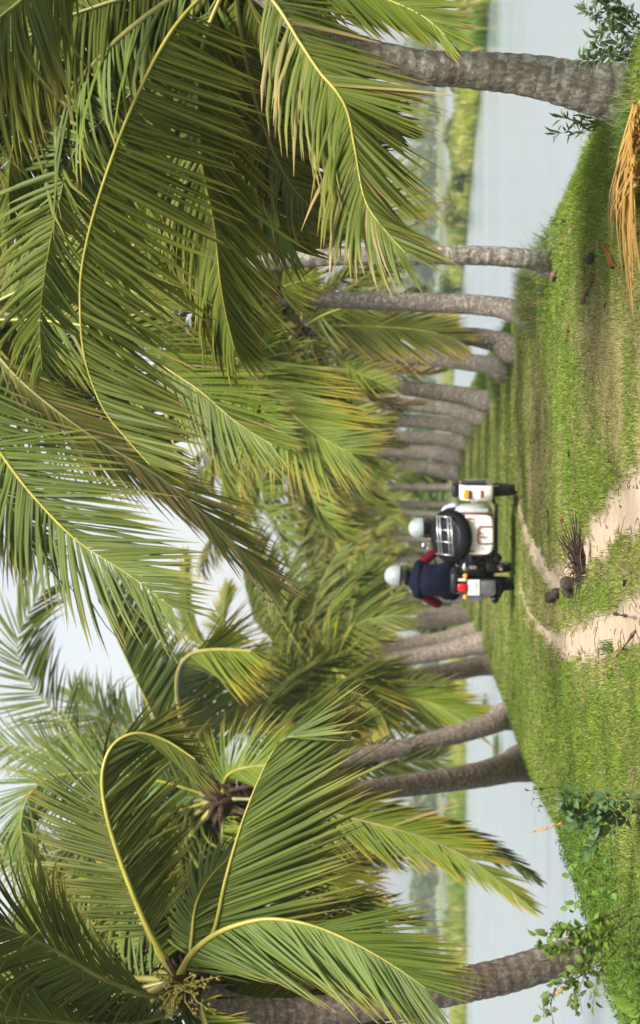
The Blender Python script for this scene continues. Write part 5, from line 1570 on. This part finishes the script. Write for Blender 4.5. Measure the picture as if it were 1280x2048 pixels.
def build_twig_clump():
    d, p = on_ground(1168, 1148)
    bm = bmesh.new()
    rng = random.Random(3)
    for k in range(210):
        a = rng.uniform(-1.5, 1.9); l = rng.uniform(.10, .27)
        e_ = rng.uniform(.12, 1.0)
        dirv = Vector((math.sin(a) * math.cos(e_) * 1.1 + .3, math.cos(a) * math.cos(e_) * .4, math.sin(e_)))
        b = Vector((rng.uniform(-.05, .12), rng.uniform(-.06, .06), -.01))
        tube(bm, [b, b + dirv * l * .5 + Vector((0, 0, .015)), b + dirv * l + Vector((rng.uniform(-.05, .05), 0, -.02))], [.0032, .0026, .0014], 4)
    o = link('dead_tuft', bm_mesh('dead_tuft', bm, M_TWIG)); o.location = p
    tag(o, 'dark spiky dead root tuft standing on the sand at the fork of the ruts', 'dead tuft')
build_twig_clump()

def build_litter():
    rng = np.random.default_rng(8)
    n = 6000
    y = 10.8 + 16 * rng.random(n) ** 1.3
    x = rng.uniform(-2.4, 2.0, n) + xc(y)
    px, py, _ = proj_np(x, y, zg(x, y))
    s = sand_at(px, py)
    keep = (s > -0.5) & (rng.random(n) < np.where(s > 0.55, .12, .8)) | (rng.random(n) < .02)
    x, y = x[keep], y[keep]; n = len(x)
    z = zg(x, y) - .035 * (sand_at(*proj_np(x, y, zg(x, y))[:2]) > 0) + .006
    bm = bmesh.new()
    for i in range(n):
        a = rng.uniform(0, 6.28); l = rng.uniform(.015, .08)
        p = Vector((x[i], y[i], z[i]))
        dv_ = Vector((math.cos(a), math.sin(a), rng.uniform(0, .3))) * l
        tube(bm, [p, p + dv_ * .5 + Vector((0, 0, .004)), p + dv_], [.0016, .0028, .001], 4)
    m_ = 420                                             # dead leaf scraps and long straws lying in the grass
    y = 10.8 + 17 * rng.random(m_) ** 1.2; x = rng.uniform(-2.5, 2.0, m_) + xc(y)
    z = zg(x, y) + .02
    for i in range(m_):
        a = rng.uniform(0, 6.28); p = Vector((x[i], y[i], z[i]))
        if i % 2:
            l = rng.uniform(.06, .22); dv_ = Vector((math.cos(a), math.sin(a), rng.uniform(-.02, .2))) * l
            tube(bm, [p, p + dv_ * .5 + Vector((0, 0, .01)), p + dv_], [.0018, .0024, .001], 4)
        else:
            l = rng.uniform(.015, .04); u = Vector((math.cos(a), math.sin(a), rng.uniform(-.2, .4))) * l; v = Vector((-math.sin(a), math.cos(a), rng.uniform(-.2, .5))) * l * .45
            q = [bm.verts.new(p + o_) for o_ in (-u, v + Vector((0, 0, .006)), u, -v + Vector((0, 0, .004)))]
            bm.faces.new(q)
    tag(link('litter', bm_mesh('litter', bm, plain('plant_litter', (.12, .075, .045), .9, var=.5, scale=3))), 'bits of dead grass and twigs strewn along the sandy ruts', 'litter', kind='stuff')
build_litter()

# ------------------------------------------------------------------ leafy plants on the banks
def leaf_quad(rng, c, dirv, nrm, ln, wd, V, A, fold=.12, tone=None):
    side = np.cross(dirv, nrm); side /= np.linalg.norm(side) + 1e-9
    nrm = np.cross(side, dirv)
    t = [0, .25, .6, 1]; w_ = [.08, .85, .8, .04]
    b = len(V) // 1
    for ti, wi in zip(t, w_):
        q = c + dirv * ln * ti - nrm * ln * .25 * ti * ti
        for s_, hh in ((-1, fold), (0, 0), (1, fold)):
            V.append(q + side * s_ * wd * .5 * wi + nrm * hh * wd * wi)
            A.append((ti * .6, rng.random() * .3 + (tone if tone is not None else rng.random()) * .7, abs(s_), 0))
    return b
def plant(label, x, y, d, stems, mat, leaf=(.05, .035), every=.035, seed=1, cat='plant', stem_mat=None, spread=1.0, r=.0026, up=.4, tone=None, group=None, name='leafy_weed', flower=None):
    """stems: photo-pixel polylines (x, y[, depth offset]); leaves set along the outer part of each"""
    o = P(x, y, d)
    e = empty(name, o); tag(e, label, cat, group)
    rng = np.random.default_rng(seed)
    bm = bmesh.new(); V, A = [], []
    for st in stems:
        pts = [P(q[0], q[1], d + (q[2] if len(q) > 2 else 0)) - o for q in st]
        c, L = spline(pts, max(8, int(40)))
        tube(bm, [Vector(q) for q in c[::3]], [r * (1.2 - .9 * k / (len(c[::3]))) for k in range(len(c[::3]))], 5)
        m = max(3, int(L / every))
        for k in range(m):
            f = .22 + .78 * (k + rng.random()) / m
            i = min(len(c) - 2, int(f * (len(c) - 1)))
            t = norm(c[i + 1] - c[i])
            a = norm(rng.normal(size=3) * np.array([1, 1, .8]) + np.array([0, -.2, up]))
            dl = norm(a * spread + t * .4)
            nr = norm(np.array([0, -.6, 1]) + rng.normal(size=3) * .5)
            ps = c[i] + dl * leaf[0] * .25
            sz = rng.uniform(.65, 1.2)
            leaf_quad(rng, ps, dl, nr, leaf[0] * sz, leaf[1] * sz, V, A, tone=tone)
    part('stem', bm, stem_mat or M_TWIG, e, True)
    nl = len(V) // 12
    b = np.arange(nl)[:, None, None] * 12 + (np.arange(3) * 3)[None, :, None]
    q = np.concatenate([b + np.array([0, 1, 4, 3]), b + np.array([1, 2, 5, 4])], 2).reshape(-1, 4)
    link('leaf', np_mesh('leaf', np.array(V), q, mat, np.array(A)), e)
    if flower:
        bm = bmesh.new()
        c, L = spline([P(q[0], q[1], d) - o for q in flower], 26)
        for k, q_ in enumerate(c):
            for j in range(2):
                bmesh.ops.create_icosphere(bm, subdivisions=1, radius=.003, matrix=Matrix.Translation(Vector(q_ + rng.normal(0, .006, 3))))
        tube(bm, [Vector(q_) for q_ in c], .003, 5)
        part('flower_spike', bm, plain('orange_flower', (.42, .24, .05), .7, var=.3, scale=40), e, True)
    return e

M_STEM_G = plain('green_stem', (.12, .15, .04), .7, var=.3)
plant('weed with large grey-green leaves and an orange flower spike on the left bank', 1262, 1628, 11.8,
      [[(1300, 1600), (1240, 1598), (1195, 1600), (1150, 1606)], [(1300, 1605), (1250, 1622), (1205, 1625), (1150, 1622), (1118, 1626)], [(1290, 1612), (1246, 1640), (1212, 1668), (1180, 1700)], [(1240, 1622), (1190, 1645), (1140, 1648)], [(1180, 1600), (1140, 1596), (1125, 1602)]],
      M_BUSH_DK, (.058, .04), .010, 2, flower=[(1064, 1664), (1085, 1660), (1104, 1653), (1124, 1646)], stem_mat=M_DEADWOOD, name='leafy_weed')
plant('low bush of rounded leaves at the water edge in the middle of the left bank', 1225, 1730, 12.2,
      [[(1250, 1715), (1200, 1712), (1160, 1718), (1150, 1728)], [(1250, 1730), (1200, 1740), (1165, 1745)], [(1250, 1745), (1205, 1760), (1150, 1752), (1138, 1742)], [(1240, 1700), (1195, 1695), (1172, 1692)], [(1255, 1760), (1210, 1790), (1160, 1800), (1130, 1822)]],
      M_BUSH, (.04, .034), .018, 3, tone=.3, stem_mat=M_STEM_G, name='leafy_weed')
plant('light green climbing vine spreading in front of the nearest left trunk', 1240, 1820, 11.0,
      [[(1260, 1810), (1205, 1838), (1160, 1872), (1130, 1905), (1095, 1915)], [(1240, 1830), (1170, 1852), (1120, 1862), (1075, 1872)], [(1250, 1830), (1210, 1885), (1178, 1922), (1150, 1945)], [(1230, 1850), (1160, 1895), (1120, 1900), (1080, 1885)], [(1255, 1845), (1215, 1870), (1190, 1905), (1165, 1925)], [(1190, 1858), (1140, 1862), (1118, 1852), (1112, 1850)]],
      M_BUSH, (.045, .034), .010, 4, tone=.75, name='climbing_vine')
plant('vine with round leaves trailing out over the water at the left edge', 1225, 1900, 10.8,
      [[(1240, 1890), (1205, 1935), (1192, 1975), (1185, 2020)], [(1225, 1895), (1185, 1935), (1160, 1975), (1165, 2030)], [(1200, 1900), (1140, 1955), (1110, 1980), (1085, 2035)], [(1165, 1950), (1130, 1965), (1105, 1970)], [(1200, 1930), (1160, 1950), (1150, 2000)], [(1110, 1975), (1102, 2010), (1106, 2040)]],
      M_BUSH, (.042, .033), .015, 5, tone=.55, name='climbing_vine', flower=[(1108, 1990), (1118, 1984), (1126, 1980)])
plant('broad bright leaves of a seedling at the bottom left corner of the bank', 1285, 2010, 10.4,
      [[(1310, 2000), (1280, 1996), (1258, 1985)], [(1310, 2010), (1285, 2010), (1262, 2005)], [(1310, 2020), (1280, 2026), (1268, 2032)]],
      M_BUSH, (.085, .05), .03, 6, tone=.9, stem_mat=M_STEM_G, name='leafy_weed')
plant('dense green undergrowth bush below the vine on the left bank', 1285, 1880, 11.2,
      [[(1330, 1800 + 28 * k), (1285, 1800 + 28 * k), (1245 + 4 * (k % 3), 1806 + 27 * k)] for k in range(8)],
      M_BUSH, (.034, .02), .009, 7, tone=.45, stem_mat=M_STEM_G, name='leafy_weed')
plant('twiggy bush with reddish stems and narrow leaves beside the nearest right trunk', 1285, 60, 12.4,
      [[(1300, 70), (1240, 60), (1200, 30), (1170, 20)], [(1300, 60), (1235, 40), (1205, -10)], [(1300, 80), (1250, 85), (1210, 95), (1180, 98)], [(1300, 90), (1240, 110), (1190, 118), (1150, 122)], [(1300, 40), (1260, 20), (1225, 5), (1190, -20)], [(1295, 100), (1262, 112), (1232, 118)], [(1240, 60), (1215, 62), (1185, 80)], [(1300, 50), (1270, 40), (1240, 20)]],
      M_BUSH_DK, (.055, .02), .005, 8, stem_mat=plain('red_twig', (.12, .05, .045), .8), tone=.6, name='leafy_bush')
plant('weed with narrow leaves at the foot of the nearest right trunk', 1215, 250, 13.6,
      [[(1230, 250), (1190, 238), (1160, 228)], [(1225, 262), (1170, 262), (1105, 268)], [(1230, 245), (1195, 250), (1150, 240), (1120, 236)]], M_BUSH, (.06, .014), .008, 9, tone=.5, stem_mat=M_STEM_G, name='leafy_weed')
plant('small dark weed at the water edge left of the nearest right trunk', 1145, 440, 17.2,
      [[(1150, 440), (1125, 436), (1104, 436)], [(1148, 446), (1128, 450), (1110, 452)]], M_BUSH_DK, (.06, .014), .02, 10, tone=.3, stem_mat=M_STEM_G, name='leafy_weed')
plant('dark leafy weed right beside the foot of the thin second right trunk', 1125, 485, 19.5,
      [[(1130, 490), (1105, 482), (1076, 484)], [(1128, 485), (1112, 475), (1100, 466)], [(1128, 494), (1110, 500), (1098, 506)]], M_BUSH_DK, (.09, .02), .025, 11, tone=.3, stem_mat=M_STEM_G, name='leafy_weed')
plant('tangle of small dark leaves hanging at the water edge beyond the flowering weed', 1100, 1590, 15.5,
      [[(1110, 1575), (1080, 1578), (1056, 1582)], [(1110, 1590), (1080, 1596), (1064, 1600)], [(1120, 1600), (1095, 1610), (1072, 1616)]], M_BUSH_DK, (.03, .022), .02, 12, tone=.4, name='leafy_weed')

def tuft(label, x, y, n, h, seed, dry=.3, spread=.12, group='grass tufts'):
    d, p = on_ground(x, y)
    rng = np.random.default_rng(seed)
    pts = np.stack([rng.normal(0, spread, n), rng.normal(0, spread, n), np.zeros(n)], 1)
    pts[:, 2] = np.maximum(zg(p[0] + pts[:, 0], p[1] + pts[:, 1]), -.95) - p[2]
    g = rng.random((n, 1))
    col = np.where((rng.random(n) < dry)[:, None], np.array([.30, .25, .11]) * (.6 + .7 * g), np.array([.06, .12, .018]) * (.6 + 1.2 * g))
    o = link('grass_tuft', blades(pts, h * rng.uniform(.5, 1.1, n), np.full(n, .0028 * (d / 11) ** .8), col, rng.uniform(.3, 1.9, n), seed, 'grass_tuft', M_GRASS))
    o.location = p
    tag(o, label, 'grass tuft', group)
tuft('dark spiky grass tuft around the foot of the straight third right trunk', 1072, 585, 1500, .26, 3, .35, .2)
tuft('spiky green grass tuft on the left rim of the left rut', 1222, 1296, 70, .10, 4, .25, .022)
tuft('small tuft growing in the middle of the left rut', 1160, 1316, 30, .035, 5, .4, .03)
tuft('low dark tuft at the foot of the fifth right trunk', 1000, 745, 700, .22, 6, .3, .2)
tuft('low tuft at the foot of the pale leaning right trunk', 972, 765, 700, .22, 7, .2, .2)
tuft('rough grass round the foot of the leaning left trunk with the brown heart', 1048, 1505, 800, .2, 8, .3, .25)
tuft('rough grass under the slender left trunk', 1015, 1425, 800, .2, 9, .3, .25)
tuft('green tuft at the foot of the nearest right trunk', 1268, 232, 500, .14, 10, .2, .12)

for k, (x, y, n, where) in enumerate([(1100, 522, 500, 'thin second right trunk'), (1022, 692, 600, 'fourth right trunk with the hanging frond'), (952, 830, 500, 'seventh right trunk'), (938, 856, 500, 'eighth right trunk'),
                                      (928, 884, 500, 'ninth right trunk'), (922, 914, 500, 'last but one right trunk'), (962, 1328, 600, 'fourth left trunk'), (960, 1285, 600, 'swollen left trunk'), (950, 1262, 500, 'sixth left trunk'), (936, 1232, 500, 'seventh left trunk')]):
    tuft('ragged grass growing round the foot of the ' + where, x, y, n, .2, 20 + k, .3, .2)

# leafy ground cover on the near left bank
def build_cover():
    rng = np.random.default_rng(31)
    n = 90000
    y = 11 + 7.5 * rng.random(n) ** 1.2
    s = -2.75 + 0.55 * rng.normal(size=n)
    k = (s < -1.75) & (s > -3.5)
    y, s = y[k], s[k]
    x = s + xc(y)
    h = .16 * np.clip(fbm(x * 2.5, y * 2.0, 15) * 1.7 - .25, .05, 1) * sstep(-1.75, -2.4, s)
    z = zg(x, y) + h * rng.random(len(x))
    c = np.stack([x, y, z], 1)
    n = len(x)
    a = norm(rng.normal(size=(n, 3)) * np.array([1, 1, .6]) + np.array([0, 0, .35]))
    b = norm(np.cross(a, rng.normal(size=(n, 3))))
    nb = np.cross(a, b)
    sz = (.005 + .007 * rng.random((n, 1)))
    q = np.stack([c - a * sz, c + b * sz * .5 + nb * sz * .2, c + a * sz, c - b * sz * .5 + nb * sz * .2], 1)
    at = np.zeros((n, 4, 4)); at[..., 0] = .2; at[..., 1] = rng.random((n, 1)) * .5 + .5 * fbm(x * 2, y * 2, 55)[:, None]; at[..., 2] = 1
    tag(link('ground_cover', np_mesh('ground_cover', q.reshape(-1, 3), np.arange(n * 4).reshape(-1, 4), M_BUSH, at.reshape(-1, 4), smooth=False)), 'feathery bright green ground cover on the near left bank', 'ground cover', kind='stuff')
build_cover()

# ------------------------------------------------------------------ thin haze over the lake
bm = bmesh.new()
box(bm, (0, 765, 14), (2640, 1606, 34))
m = bpy.data.materials.new('haze_air'); m.use_nodes = True
n, l = m.node_tree.nodes, m.node_tree.links
n.remove(n.get('Principled BSDF'))
pv = n.new('ShaderNodeVolumePrincipled')
pv.inputs['Color'].default_value = (0.86, 0.92, 1.0, 1)
pv.inputs['Density'].default_value = 0.0003
l.new(pv.outputs[0], n.get('Material Output').inputs['Volume'])
tag(link('haze', bm_mesh('haze', bm, m)), kind='stuff', label='thin pale haze over the lake')
